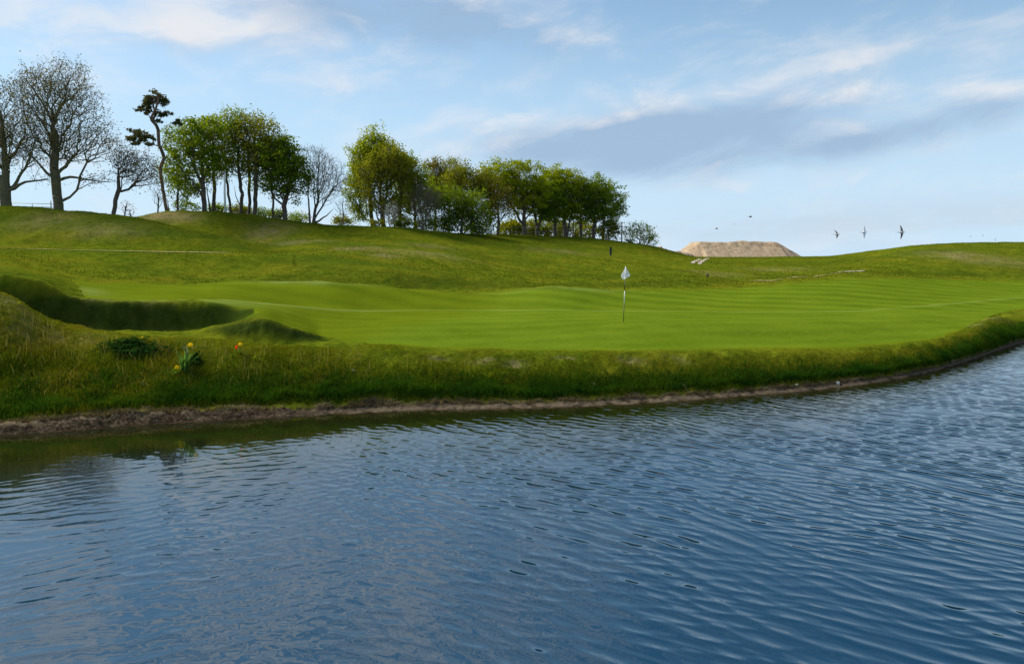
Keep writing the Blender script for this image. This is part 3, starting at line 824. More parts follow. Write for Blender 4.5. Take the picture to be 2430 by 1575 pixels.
tree('leafy_tree', 'second tree right of the white pole, branching low on its left side', [(571, 508), (573, 460), (567, 400), (566, 340)], 113, [(562, 320, 34, 44), (572, 380, 34, 50), (560, 285, 26, 16)], 380, BARK, L_GREEN, 8, 10, .27, .5, .42, group=G1, more=[[(570, 488), (558, 465), (553, 440)]])
tree('leafy_tree', 'third tree right of the white pole, with a thin upright trunk', [(589, 512), (591, 470), (589, 400), (590, 340)], 116, [(590, 320, 35, 42), (592, 380, 28, 40)], 330, BARK, L_BRONZE, 7, 9, .26, .5, .42, 1, group=G1)
tree('leafy_tree', 'stoutest upright trunk in the middle of the clump, olive crown', [(604, 514), (605, 460), (607, 390), (608, 330)], 112, [(608, 318, 48, 40), (622, 370, 42, 48), (640, 340, 30, 35)], 560, BARK, L_OLIVE, 9.5, 10, .27, .5, .42, 1, group=G1)
tree('leafy_tree', 'slender trunk with an arching side stem between the stoutest trunk and the dark tree', [(646, 519), (648, 480), (644, 430)], 115, [(642, 380, 40, 48), (625, 430, 28, 25)], 260, BARK, L_GREEN, 5, 11, .27, .5, .42, group=G1, more=[[(650, 519), (664, 495), (672, 480)]])
tree('leafy_tree', 'darkest densest tree of the clump, on a bent trunk beside the bare tree', [(677, 523), (674, 488), (684, 455), (690, 420)], 111, [(675, 405, 50, 42), (695, 430, 40, 42), (660, 365, 42, 38), (688, 375, 32, 35), (660, 450, 30, 22)], 560, BARK, L_DARK, 11, 19, .30, .5, .4, flat=.6, group=G1, more=[[(676, 490), (662, 462), (655, 440)]])
tree('bare_tree', 'fan-shaped bare tree with several stems at the right end of the first clump', [(743, 532), (746, 505), (754, 470), (752, 430), (758, 390)], 114,
     [(765, 425, 58, 62), (745, 385, 45, 45), (790, 430, 38, 45)], 1100, BARK, None, 8, 0, .1, .3, .65, 3, .6, shell=.4,
     more=[[(738, 532), (733, 490), (735, 440), (738, 390)], [(745, 520), (770, 480), (800, 440)], [(748, 525), (775, 512), (792, 495)]], group='trees along the hill crest')
for lab, px, py, rx, ry, Y, lf in (('low leafy scrub under the broad round green tree', 440, 492, 34, 13, 120, L_DARK), ('low leafy scrub under the stoutest trunk of the clump', 612, 506, 30, 12, 124, L_DARK),
                                   ('thin leafy scrub at the foot of the slim two-stemmed tree', 515, 496, 22, 10, 122, L_GREEN), ('thin leafy scrub left of the stoutest trunk, behind the second tree', 568, 499, 22, 10, 122, L_OLIVE), ('thin leafy scrub left of the bent dark tree', 655, 511, 22, 11, 122, L_DARK),
                                   ('rounded green bush in front of the bent dark tree', 708, 519, 27, 13, 128, L_GREEN), ('flat-topped bush alone in the gap between the two tree clumps', 813, 525, 25, 10, 126, L_OLIVE)):
    tree('bush', lab, [(px, py + ry), (px, py + ry * .3)], Y, [(px, py, rx, ry)], 130, BARK, lf, 3, 9, .25, .35, .3, cat='bush', group='bushes along the skyline')
tree('sapling', 'bare sapling rising above the flat-topped bush in the gap', [(814, 532), (813, 500), (815, 470)], 120, [(812, 488, 22, 26)], 130, BARK, None, 3, 0, .1, .2, .5, 1, .5, rmin=.014, group='saplings on the crest')

# ---- the second clump
G2 = 'trees in the long second clump'
tree('leafy_tree', 'tallest lime-green tree at the left end of the second clump, with a pointed top', [(884, 530), (880, 490), (876, 440), (884, 390)], 122,
     [(868, 395, 40, 62), (888, 350, 30, 34), (850, 450, 26, 40), (862, 500, 28, 24), (905, 375, 42, 40)], 900, BARK, L_LIME, 9, 17, .28, .45, .4, group=G2)
tree('leafy_tree', 'lime-green tree with bare brown lower twigs behind the dry shrub, second in its clump', [(911, 526), (903, 480), (902, 430), (915, 380)], 118,
     [(920, 395, 46, 52), (945, 410, 40, 42), (890, 425, 40, 40), (900, 470, 36, 25), (930, 490, 40, 25)], 720, BARK, L_OLIVE, 11, 12, .25, .45, .5, 2, group=G2, more=[[(905, 500), (920, 455), (930, 420)], [(895, 524), (893, 490), (885, 450)]])
tree('leafy_tree', 'dark green sloping shoulder tree right of the tallest lime-green tree', [(949, 530), (948, 490), (955, 440)], 124,
     [(968, 415, 40, 40), (985, 440, 30, 30), (950, 400, 30, 35)], 420, BARK, L_GREEN, 9, 14, .28, .45, .4, group=G2)
tree('dry_shrub', 'pale dead shrub of upright dry twigs at the foot of the second clump', [(925, 538), (926, 525)], 114, [(928, 510, 20, 26)], 160, TWIG_DRY, None, 2.5, 0, .1, .2, .8, 3, .6, cat='shrub', rmin=.022)
tree('bush', 'low grey-green bush left of the dead dry shrub', [(900, 538), (900, 531)], 115, [(899, 531, 20, 8)], 90, BARK, L_OLIVE, 2.5, 8, .22, .3, .3, cat='bush', group='bushes along the skyline')
tree('leafy_tree', 'bright green low tree behind the fan of bare brown twigs', [(985, 540), (985, 500), (985, 470)], 128, [(985, 475, 52, 42), (960, 460, 30, 30), (1020, 470, 30, 35)], 480, BARK, L_GREEN, 7, 15, .28, .5, .4, group=G2)
tree('bare_shrub', 'fan of bare brown twigs in front of the bright green low tree', [(1003, 545), (1003, 525), (1002, 505)], 120, [(1003, 480, 44, 46)], 520, BARK_PALE, L_BUD, 6, 2, .14, .2, .9, 2, .6, cat='shrub', rmin=.022)
tree('leafy_tree', 'thin-crowned pale tree rising left of centre in the second clump', [(1030, 545), (1035, 480), (1032, 420)], 150, [(1030, 410, 24, 26), (1040, 440, 28, 28)], 320, BARK_PALE, L_BRONZE, 5, 8, .26, .45, .6, 2, .7, group=G2)
tree('leafy_tree', 'wispy yellowish tree top, taller of the two pale thin crowns', [(1065, 548), (1066, 480), (1062, 430)], 150, [(1068, 408, 30, 26), (1075, 440, 36, 30), (1050, 455, 40, 28)], 460, BARK_PALE, L_OLIVE, 5, 9, .26, .45, .6, 2, .7, group=G2)
tree('leafy_tree', 'dark green bushy tree reaching the ground in the middle of the second clump', [(1095, 555), (1096, 520), (1098, 490)], 126, [(1080, 490, 42, 40), (1115, 500, 44, 42), (1095, 530, 50, 24), (1140, 530, 26, 28)], 620, BARK, L_DARK, 7, 17, .28, .5, .4, group=G2)
tree('leafy_tree', 'olive rounded tree just left of the beech row', [(1120, 553), (1122, 490), (1120, 450)], 136, [(1115, 445, 46, 42), (1150, 450, 34, 40), (1090, 425, 34, 26)], 620, BARK, L_OLIVE, 7, 16, .28, .5, .42, group=G2)
tree('leafy_tree', 'small brownish tree with a leaning trunk below the tallest beech', [(1180, 562), (1184, 530), (1182, 500)], 134, [(1178, 475, 34, 30), (1190, 500, 36, 24), (1160, 510, 26, 20)], 300, BARK, L_BRONZE, 7, 12, .27, .45, .4, group=G2)
for lab, px, py, rx, ry, Yb, lf in (('dark scrub filling the gap at the foot of the bare brown fan', 1010, 533, 34, 14, 124, L_GREEN), ('leafy scrub right of the bare brown fan, under the wispy tree tops', 1052, 532, 34, 20, 128, L_GREEN),
                                    ('shadowy scrub at the foot of the olive rounded tree', 1130, 545, 36, 18, 132, L_DARK), ('low dark scrub right of the dead dry shrub', 955, 530, 26, 14, 122, L_DARK)):
    tree('bush', lab, [(px, py + ry), (px, py + ry * .3)], Yb, [(px, py, rx, ry)], 170, BARK, lf, 3, 9, .25, .4, .3, cat='bush', group='bushes along the skyline')
G3 = 'beech trees in the row ending the second clump'
tree('beech_tree', 'tallest yellow-green beech, with a thick forked trunk standing clear of the others', [(1245, 560), (1244, 530), (1243, 490), (1238, 450)], 142,
     [(1190, 420, 48, 34), (1240, 425, 50, 38), (1205, 455, 60, 26), (1265, 460, 38, 36), (1165, 440, 26, 26), (1225, 480, 50, 18)], 900, BARK, L_LIME, 11, 19, .30, .55, .45, flat=.5, group=G3,
     more=[[(1240, 532), (1228, 510), (1215, 490)], [(1248, 520), (1262, 495), (1270, 480)]])
tree('beech_tree', 'green beech immediately right of the tallest beech, forked in two low down', [(1276, 562), (1274, 535), (1268, 505)], 146, [(1285, 470, 44, 40), (1262, 490, 38, 24), (1300, 500, 28, 26)], 480, BARK, L_DARK, 9, 17, .30, .5, .42, flat=.55, group=G3, more=[[(1274, 540), (1284, 520), (1294, 500)]])
tree('beech_tree', 'beech with a thin dark trunk in the middle of the row', [(1318, 563), (1317, 530), (1315, 500)], 148, [(1320, 470, 40, 40), (1305, 515, 30, 18)], 380, BARK, L_GREEN, 8, 17, .30, .5, .42, flat=.55, group=G3)
tree('beech_tree', 'high domed bronze-topped beech in the middle of the row', [(1341, 566), (1340, 530), (1338, 490), (1336, 450)], 150, [(1325, 440, 48, 36), (1350, 460, 44, 48), (1310, 430, 30, 24), (1340, 500, 40, 24)], 760, BARK, L_LIME, 10, 18, .30, .55, .42, flat=.5, group=G3, more=[[(1345, 560), (1352, 520), (1358, 495)]])
tree('beech_tree', 'slender double-trunked beech left of the last thick trunk', [(1379, 568), (1378, 535), (1376, 500)], 152, [(1385, 475, 44, 42), (1375, 510, 34, 24)], 480, BARK, L_GREEN, 7, 17, .30, .5, .42, flat=.55, group=G3, more=[[(1358, 566), (1360, 540), (1362, 510)]])
tree('beech_tree', 'thick dark trunk with a deep green crown, last but one of the row', [(1408, 571), (1410, 540), (1412, 510)], 150, [(1415, 470, 36, 46), (1420, 505, 34, 28)], 480, BARK, L_DARK, 9, 17, .30, .5, .42, flat=.55, group=G3)
tree('beech_tree', 'loose blue-green outermost tree at the right end of the row', [(1430, 574), (1432, 530), (1438, 480)], 154, [(1430, 455, 32, 28), (1452, 480, 34, 32), (1468, 500, 20, 18), (1445, 515, 26, 22)], 420, BARK, L_GREEN, 6, 12, .30, .45, .42, flat=.55, group=G3)
tree('bush', 'yellowish bush tucked under the right end of the beech row', [(1444, 573), (1444, 555)], 152, [(1444, 548, 28, 26)], 260, BARK, L_OLIVE, 4, 13, .28, .4, .4, cat='bush', group='bushes along the skyline')
tree('bush', 'round grey-green bush alone right of the utility pole', [(1518, 588), (1518, 570), (1520, 560)], 152, [(1520, 558, 37, 24), (1505, 550, 22, 18), (1540, 570, 20, 15)], 330, BARK, L_GREEN, 4, 7, .26, .35, .5, 1, .4, cat='bush', group='bushes along the skyline', more=[[(1510, 586), (1504, 565)], [(1528, 588), (1540, 570)]])
tree('bush', 'tiny dark bush between the utility pole and the round bush', [(1492, 583), (1492, 578)], 152, [(1492, 575, 9, 6)], 40, BARK, L_DARK, 2, 8, .2, .25, .4, cat='bush', group='bushes along the skyline')
for k, (lab, px, py, rx, ry) in enumerate((('sunny yellow thicket showing left of the tallest beech trunk', 1212, 545, 34, 20), ('sunny yellow thicket showing right of the tallest beech trunk', 1265, 545, 30, 22), ('sunny yellow thicket behind the middle beech trunks', 1322, 548, 34, 24), ('sunny yellow thicket behind the last beech trunks', 1385, 552, 36, 26))):
    tree('thicket', lab, [(px, py + 22), (px, py + 8)], 190, [(px, py, rx, ry)], 220, BARK, L_YELLOW, 3, 16, .42, .6, .4, cat='bush', group='sunlit thickets behind the beeches')

# ------------------------------------------------------------------ poles, wires, gate, posts
WOOD_PALE = simple_mat('weathered_pole', (.82, .80, .77), (.90, .88, .85), 5, .8, .2)
WOOD_GREY = simple_mat('grey_wood', (.13, .115, .10), (.25, .225, .195), 6, .85, .4)
METAL = simple_mat('galvanised_metal', (.22, .23, .24), (.36, .37, .38), 12, .45, .1, .5)
DARK = simple_mat('dark_post_paint', (.018, .02, .022), (.045, .047, .05), 9, .6, .2)
WHITE = simple_mat('white_paint', (.72, .73, .74), (.82, .82, .82), 14, .45, .08, .4)
BLACK = simple_mat('black_paint', (.012, .012, .013), (.03, .03, .032), 10, .45, .08, .4)


def tube_mesh(name, pts, radii, mat, n=8, parent=None, cap=True):
    p = np.array(pts, float); r = np.array(radii, float)
    d = np.gradient(p, axis=0); d /= np.linalg.norm(d, axis=1, keepdims=True)
    ref = np.array([0, 0, 1.0]) if abs(d[0, 2]) < .9 else np.array([1.0, 0, 0])
    a = np.cross(d, ref); a /= np.linalg.norm(a, axis=1, keepdims=True); b_ = np.cross(d, a)
    ang = np.arange(n) * 2 * math.pi / n
    V = (p[:, None] + (a[:, None] * np.cos(ang)[None, :, None] + b_[:, None] * np.sin(ang)[None, :, None]) * r[:, None, None]).reshape(-1, 3)
    k = np.arange(n); k2 = (k + 1) % n
    Fq = np.concatenate([np.stack([i * n + k, i * n + k2, (i + 1) * n + k2, (i + 1) * n + k], -1) for i in range(len(p) - 1)])
    V = np.concatenate([V, p[:1], p[-1:]])
    c0, c1 = len(V) - 2, len(V) - 1
    tri = np.concatenate([np.stack([k2, k, np.full(n, c0)], -1), np.stack([(len(p) - 1) * n + k, (len(p) - 1) * n + k2, np.full(n, c1)], -1)])
    return link(name, np_mesh(name, V, [Fq, tri], mat, True), parent)


def box_mesh(name, c, s, mat, parent=None, bev=.01, rot=0):
    bm = bmesh.new(); bmesh.ops.create_cube(bm, size=1)
    bmesh.ops.scale(bm, vec=s, verts=bm.verts)
    bmesh.ops.bevel(bm, geom=bm.edges[:], offset=bev, segments=2, affect='EDGES')
    if rot: bmesh.ops.rotate(bm, cent=(0, 0, 0), matrix=__import__('mathutils').Matrix.Rotation(rot, 3, 'Z'), verts=bm.verts)
    bmesh.ops.translate(bm, vec=c, verts=bm.verts)
    me = bpy.data.meshes.new(name); bm.to_mesh(me); bm.free(); me.materials.append(mat)
    return link(name, me, parent)


def stand(px, py, Y, sink=.3):
    p = ray(px, py, Y); return Vector((p.x, Y, ground(p.x, Y) - sink))


# white pole in the first clump
Y = 108; b0 = stand(535, 505, Y); top = ray(534, 405, Y)
po = thing('utility_pole', 'pale whitish pole standing among the trees of the first clump', 'pole', b0)
tube_mesh('shaft', [(0, 0, 0), (0, 0, (top.z - b0.z) * .5), (top.x - b0.x, 0, top.z - b0.z)], [.17, .15, .12], WOOD_PALE, 10, po)
tube_mesh('pole_cap', [(top.x - b0.x, 0, top.z - b0.z), (top.x - b0.x, 0, top.z - b0.z + .12)], [.14, .05], METAL, 10, po)
pole1_top = top - Vector((0, 0, .3))
# grey pole with crossbars at the right of the beech row
Y = 150; b0 = stand(1475, 576, Y); top = ray(1475, 526, Y)
po = thing('utility_pole', 'thin grey utility pole with wires at the right end of the beech row', 'pole', b0)
hh = top.z - b0.z
tube_mesh('shaft', [(0, 0, 0), (0, 0, hh * .5), (0, 0, hh)], [.15, .13, .11], WOOD_GREY, 8, po)
for k, dz_ in enumerate((.25, 1.1)):
    cb = box_mesh('crossbar', (0, -.15, hh - dz_), (1.3, .1, .1), WOOD_GREY, po)
    for s_ in (-.55, .55):
        tube_mesh('insulator', [(s_, -.15, hh - dz_ + .05), (s_, -.15, hh - dz_ + .13), (s_, -.15, hh - dz_ + .2)], [.05, .06, .03], WHITE, 6, cb)
p2 = Vector((top.x, Y, top.z))


def wire(label, a, b_, sag, r=.018):
    n = 24
    pts = [a + (b_ - a) * (i / n) - Vector((0, 0, sag * 4 * (i / n) * (1 - i / n))) for i in range(n + 1)]
    o = tube_mesh('overhead_wire', pts, [r] * (n + 1), METAL, 4)
    return tag(o, label, 'wire', 'overhead wires')


wire('upper overhead wire running left from the grey utility pole through the beeches', p2 + Vector((-.55, -.15, -.06)), ray(1180, 540, 128) + Vector((0, 0, 0)), .3)
wire('lower overhead wire running left from the grey utility pole through the beeches', p2 + Vector((-.55, -.15, -.92)), ray(1180, 552, 128), .3)
wire('slack wire dropping right of the grey utility pole to the tiny bush', p2 + Vector((.55, -.15, -.06)), ray(1496, 577, 150), .9)
wire('overhead wire running left from the pale whitish pole past the pine', pole1_top + Vector((-.1, 0, 0)), ray(230, 405, 100), .35, .02)

# gate on the near crest
Yg = 91; g0 = stand(76, 494, Yg, .25)
gate = thing('field_gate', 'thin metal gate and rail on the skyline between the two big bare trees', 'gate', g0)
gx0 = ray(27, 482, Yg).x - g0.x; gx1 = ray(127, 484, Yg).x - g0.x
zt = ray(76, 483, Yg).z - g0.z
for dz_ in (0, -.42, -.8):
    tube_mesh('rail', [(gx0, 0, zt + .06 + dz_), ((gx0 + gx1) / 2, 0, zt + dz_), (gx1 - .12, 0, zt - .06 + dz_), (gx1, 0, zt - .25 + dz_)], [.035, .035, .035, .03], METAL, 6, gate)
for px, hh, r, mt in ((27, .1, .04, METAL), (76, .05, .03, METAL), (127, -.1, .04, METAL), (120, .35, .085, WOOD_PALE)):
    xx = ray(px, 490, Yg).x - g0.x
    tube_mesh('post', [(xx, .08, ground(g0.x + xx, Yg) - g0.z - .3), (xx, .08, zt + hh)], [r, r], mt, 8, gate)

# marker post on the far slope
h0 = hit(1449, 604)
mp = thing('marker_post', 'short dark square post alone on the grass slope below the beeches', 'post', h0 - Vector((0, 0, .1)))
box_mesh('post', (0, 0, .62), (.34, .30, 1.25), DARK, mp, .03)
box_mesh('cap', (0, 0, 1.27), (.40, .36, .07), DARK, mp, .02)
h0 = hit(1679, 659)
mk = thing('tee_marker', 'tiny dark marker in the rough beyond the green, right of the flag', 'marker', h0)
tube_mesh('marker_head', [(0, 0, .18), (0, 0, .24), (0, 0, .36), (0, 0, .42)], [.05, .14, .14, .04], DARK, 10, mk)
tube_mesh('marker_stem', [(0, 0, -.1), (0, 0, .2)], [.03, .03], DARK, 6, mk)

# ------------------------------------------------------------------ flag
fb = hit(1479.5, 764); fY = fb.y
ft = ray(1484.5, 633.5, fY)
flag = thing('golf_flag', 'white golf flag on a black and white stick on the green', 'flag', fb)
def ax(f): return Vector((ft.x - fb.x, 0, ft.z - fb.z)) * f
Ltot = ft.z - fb.z
stops = [(0, .33, BLACK, 'black_band'), (.33, .567, WHITE, 'white_band'), (.567, .748, BLACK, 'black_band'), (.748, 1.012, WHITE, 'white_band')]
for a_, b_, mt, nm in stops:
    tube_mesh(nm, [tuple(ax(a_ - (.03 if a_ == 0 else 0))), tuple(ax(b_))], [.0145, .0145] if mt is WHITE else [.0125, .0125], mt, 10, flag)
fm, t, out = new_mat('flag_cloth')
co = t.n.new('ShaderNodeTexCoord').outputs['Object']
d_ = t.n.new('ShaderNodeBsdfDiffuse'); d_.inputs[0].default_value = (.88, .89, .91, 1)
t.l.new(t.bump(t.noise(co, 90, 2), .15, .004), d_.inputs['Normal'])
tr_ = t.n.new('ShaderNodeBsdfTranslucent'); tr_.inputs[0].default_value = (.88, .89, .91, 1)
mx_ = t.n.new('ShaderNodeMixShader'); mx_.inputs[0].default_value = .62
t.l.new(d_.outputs[0], mx_.inputs[1]); t.l.new(tr_.outputs[0], mx_.inputs[2]); t.l.new(mx_.outputs[0], out.inputs[0])
def fl(zx, zy):
    p = ray(1400 + zx * 160 / 1234, 600 + zy * 200 / 1543, fY); return np.array([p.x - fb.x, 0, p.z - fb.z])
lefts = [fl(648, 262), fl(628, 305), fl(602, 352), fl(578, 390), fl(562, 420), fl(570, 445), fl(584, 468), fl(600, 488)]
rights = [fl(658, 262), fl(672, 292), fl(690, 328), fl(708, 362), fl(724, 392), fl(737, 415), fl(712, 436), fl(662, 464)]
ns = 13; VV = []
for i, (a_, b_) in enumerate(zip(lefts, rights)):
    tt = i / (len(lefts) - 1)
    for j in range(ns):
        s_ = j / (ns - 1); p = a_ + (b_ - a_) * s_
        dep = -.03 - .07 * tt * (abs(s_ - .5) * 2) ** 1.2 + .035 * math.sin(s_ * 11 + tt * 2) * tt
        VV.append((p[0], dep, p[2] + .006 * math.sin(s_ * 9) * tt))
ii = np.arange(len(lefts))[:, None] * ns + np.arange(ns)[None, :]
Q = np.stack([ii[:-1, :-1], ii[1:, :-1], ii[1:, 1:], ii[:-1, 1:]], -1).reshape(-1, 4)
fo = link('flag_cloth', np_mesh('flag_cloth', np.array(VV), Q, fm, True), flag)
so_ = fo.modifiers.new('thickness', 'SOLIDIFY'); so_.thickness = .003
ss_ = fo.modifiers.new('smooth', 'SUBSURF'); ss_.levels = 1; ss_.render_levels = 2
EMB = simple_mat('pale_blue_print', (.42, .50, .72), (.50, .57, .78), 30, .8, .1)
# small blue crest printed on the cloth: a ring over a short bar
VVa = np.array(VV).reshape(len(lefts), ns, 3)
def on_flag(tt, s_):
    a_ = tt * (len(lefts) - 1); i = min(int(a_), len(lefts) - 2); f_ = a_ - i
    g = s_ * (ns - 1); j = min(int(g), ns - 2); h_ = g - j
    return (VVa[i, j] * (1 - f_) * (1 - h_) + VVa[i + 1, j] * f_ * (1 - h_) + VVa[i, j + 1] * (1 - f_) * h_ + VVa[i + 1, j + 1] * f_ * h_) - np.array([0, .012, 0])
ring = []; Fr = []
for k in range(17):
    an = 2 * math.pi * k / 16
    for rr in (.55, 1.0): ring.append(on_flag(.52 + .12 * rr * math.sin(an), .44 + .13 * rr * math.cos(an)))
for k in range(16): Fr.append((2 * k, 2 * k + 1, 2 * k + 3, 2 * k + 2))
n0 = len(ring)
for tt, s_ in ((.70, .38), (.70, .50), (.80, .38), (.80, .50)): ring.append(on_flag(tt, s_))
Fr.append((n0, n0 + 1, n0 + 3, n0 + 2))
link('printed_emblem', np_mesh('printed_emblem', np.array(ring), np.array(Fr), EMB), fo)

# ------------------------------------------------------------------ sand heap, rubble, tracks
sm_, t, out = new_mat('sand')
co = t.n.new('ShaderNodeTexCoord').outputs['Object']
n_ = t.noise(co, .5, 5, .65); n2_ = t.noise(t.mapping(co, scale=(1, 1, .3)), 1.6, 4, .6)
sc_ = t.mix(t.sm(n_, .35, .65), (.275, .21, .14), (.38, .30, .21))
at = t.n.new('ShaderNodeAttribute'); at.attribute_name = 'mask'
spx = t.n.new('ShaderNodeSeparateColor'); t.l.new(at.outputs['Color'], spx.inputs[0])
sc_ = t.mix(t.m('MULTIPLY', spx.outputs[0], t.sm(n2_, .42, .62)), sc_, (.20, .125, .075))
principled(t, out, sc_, .95, t.bump(t.m('ADD', n_, n2_), .5, .4), .1)
Yp = 235
zc = ray(1750, 574, Yp).z
xl, xr = ray(1660, 575, Yp).x, ray(1846, 575, Yp).x
nxp, nyp = 150, 60
gx = np.linspace(xl - 16, xr + 16, nxp); gy = np.linspace(Yp - 14, Yp + 26, nyp)
X, YY = np.meshgrid(gx, gy, indexing='ij')
dx_ = np.maximum(np.maximum(xl - X, X - xr), 0); dy_ = np.maximum(np.maximum(Yp - YY, YY - (Yp + 12)), 0)
dist = np.sqrt(dx_ ** 2 + dy_ ** 2)
slope_l = np.where(X < xl, .86, .66)
Z = zc - dist * slope_l * np.where(dx_ > 0, .9, .8)
edge = np.exp(-((dist - 1.6) / 1.6) ** 2)
Z += edge * (fbm(X * .5, YY * .5, 4, 61) - .5) * 1.5 + (fbm(X * .25, YY * .25, 3, 62) - .5) * .35 * (dist < 12)
Z -= np.exp(-((X - xr - 6) / 4) ** 2) * .3
Z -= np.clip(dist / 3, 0, 1) * np.clip(vnoise(X * 1.1 + YY * .1, X * 0 + 3.0, 77) - .45 + .35 * (fbm(X * .5, YY * .5, 3, 78) - .5), 0, 1) * .28 + (dist < .5) * (fbm(X * .18, YY * .18, 3, 63) - .5) * .9
Z = np.maximum(Z, .5)
ii = np.arange(nxp)[:, None] * nyp + np.arange(nyp)[None, :]
Q = np.stack([ii[:-1, :-1], ii[1:, :-1], ii[1:, 1:], ii[:-1, 1:]], -1).reshape(-1, 4)
me = np_mesh('sand_pile', np.stack([X, YY, Z], -1).reshape(-1, 3), Q, sm_, True)
mk_ = np.zeros((nxp * nyp, 4), np.float32); mk_[:, 0] = (np.exp(-((dist - 2.6) / 1.7) ** 2) * np.clip(fbm(X * .35, YY * .3, 3, 66) * 3 - 1.2, 0, 1)).ravel()
a_ = me.attributes.new('mask', 'FLOAT_COLOR', 'POINT'); a_.data.foreach_set('color', mk_.ravel())
tag(link('sand_pile', me), 'large flat-topped heap of pale sand beyond the hill dip', 'sand pile')
# rubble left of the heap
Yr = 215; xa, xb = ray(1570, 590, Yr).x, ray(1640, 600, Yr).x
X, YY = np.meshgrid(np.linspace(xa - 3, xb + 2, 70), np.linspace(Yr - 6, Yr + 6, 26), indexing='ij')
zline = np.interp(X, [xa - 3, xa, ray(1585, 0, Yr).x, ray(1612, 0, Yr).x, ray(1622, 0, Yr).x, xb, xb + 2], [ray(1570, 583, Yr).z, ray(1572, 583, Yr).z, ray(1580, 588, Yr).z, ray(1608, 597, Yr).z, ray(1620, 594, Yr).z, ray(1632, 602, Yr).z, 4])
Z = zline - np.abs(YY - Yr) * .7 + (fbm(X * .8, YY * .8, 4, 71, .6) - .5) * 1.6
ii = np.arange(70)[:, None] * 26 + np.arange(26)[None, :]
Q = np.stack([ii[:-1, :-1], ii[1:, :-1], ii[1:, 1:], ii[:-1, 1:]], -1).reshape(-1, 4)
RUB = simple_mat('rubble_earth', (.22, .17, .125), (.44, .36, .275), 1.2, .95, .7, .1, .2)
tag(link('rubble_pile', np_mesh('rubble_pile', np.stack([X, YY, Z], -1).reshape(-1, 3), Q, RUB, True)), 'lower lumpy ridge of brown spoil left of the sand heap', 'spoil heap')

GRAVEL = simple_mat('pale_gravel', (.26, .225, .17), (.42, .37, .30), 3, .95, .4, .1)
STRAW = simple_mat('worn_grass_path', (.20, .18, .05), (.33, .28, .12), 2.2, .95, .4, .1)


def ribbon(name, pts, width, mat, label=None, lift=.05, seed=0):
    """strip of ground draped on the land along the given photo points"""
    P_ = [hit(*p) for p in pts]
    out_ = []
    for a_, b_ in zip(P_[:-1], P_[1:]):
        k = max(2, int((b_ - a_).length / .5))
        out_ += [a_ + (b_ - a_) * (q / k) for q in range(k)]
    out_.append(P_[-1])
    VV = []
    n_ = 4
    for i, p in enumerate(out_):
        a_ = out_[max(0, i - 1)]; b_ = out_[min(len(out_) - 1, i + 1)]
        d = (b_ - a_); d.z = 0; d.normalize(); s_ = Vector((-d.y, d.x, 0))
        ww = width * (.65 + .7 * float(fbm(np.array([i * .17 + seed]), np.array([seed * 3.1]), 3, 80)[0])) * min(1, (i + .3) / 4, (len(out_) - i - .7) / 4)
        for j in range(n_ + 1):
            q = p + s_ * ww * (j / n_ - .5)
            VV.append((q.x, q.y, zmesh(q.x, q.y) + lift))
    ii = np.arange(len(out_))[:, None] * (n_ + 1) + np.arange(n_ + 1)[None, :]
    Q = np.stack([ii[:-1, :-1], ii[1:, :-1], ii[1:, 1:], ii[:-1, 1:]], -1).reshape(-1, 4)
    return struct(link(name, np_mesh(name, np.array(VV), Q, mat, True)))


def zmesh(x, y):
    """height of the finished ground mesh"""
    u = x / y; i = np.clip(np.searchsorted(U, u) - 1, 0, nu - 2); j = np.clip(np.searchsorted(ROW, y) - 1, 0, nr - 2)
    a = (u - U[i]) / (U[i + 1] - U[i]); b_ = (y - ROW[j]) / (ROW[j + 1] - ROW[j])
    return ZF[i, j] * (1 - a) * (1 - b_) + ZF[i + 1, j] * a * (1 - b_) + ZF[i, j + 1] * (1 - a) * b_ + ZF[i + 1, j + 1] * a * b_


ribbon('gravel_track', [(1642, 627), (1648, 622), (1654, 618), (1664, 615)], .65, GRAVEL, seed=1)
ribbon('gravel_track', [(1658, 628), (1665, 622), (1670, 618), (1680, 614)], .65, GRAVEL, seed=2)
ribbon('path', [(1770, 664), (1840, 662), (1900, 657), (1960, 651), (2000, 647)], .7, STRAW, seed=3)
ribbon('path', [(1990, 648), (2015, 645), (2035, 644.5), (2052, 643.5)], 1.8, GRAVEL, seed=4)
ribbon('path', [(-60, 589.5), (100, 592), (255, 596), (400, 598.5), (560, 601)], .4, STRAW, lift=.06, seed=5)

# ------------------------------------------------------------------ grass blades
def scatter(weight, n):
    """n random spots on the ground mesh, chosen by a per-point weight"""
    du = np.gradient(U)[:, None]; dr = np.gradient(ROW)[None, :]
    p = (weight * du * dr * YG).ravel(); c = np.cumsum(p); c /= c[-1]
    k = np.searchsorted(c, rng.random(n)); i = k // nr; j = k % nr
    i = np.clip(i, 0, nu - 2); j = np.clip(j, 0, nr - 2)
    a = rng.random(n); b_ = rng.random(n)
    u = U[i] + a * (U[i + 1] - U[i]); y = ROW[j] + b_ * (ROW[j + 1] - ROW[j])
    zz = ZF[i, j] * (1 - a) * (1 - b_) + ZF[i + 1, j] * a * (1 - b_) + ZF[i, j + 1] * (1 - a) * b_ + ZF[i + 1, j + 1] * a * b_
    return np.stack([u * y, y, zz], -1), LG[i, j]


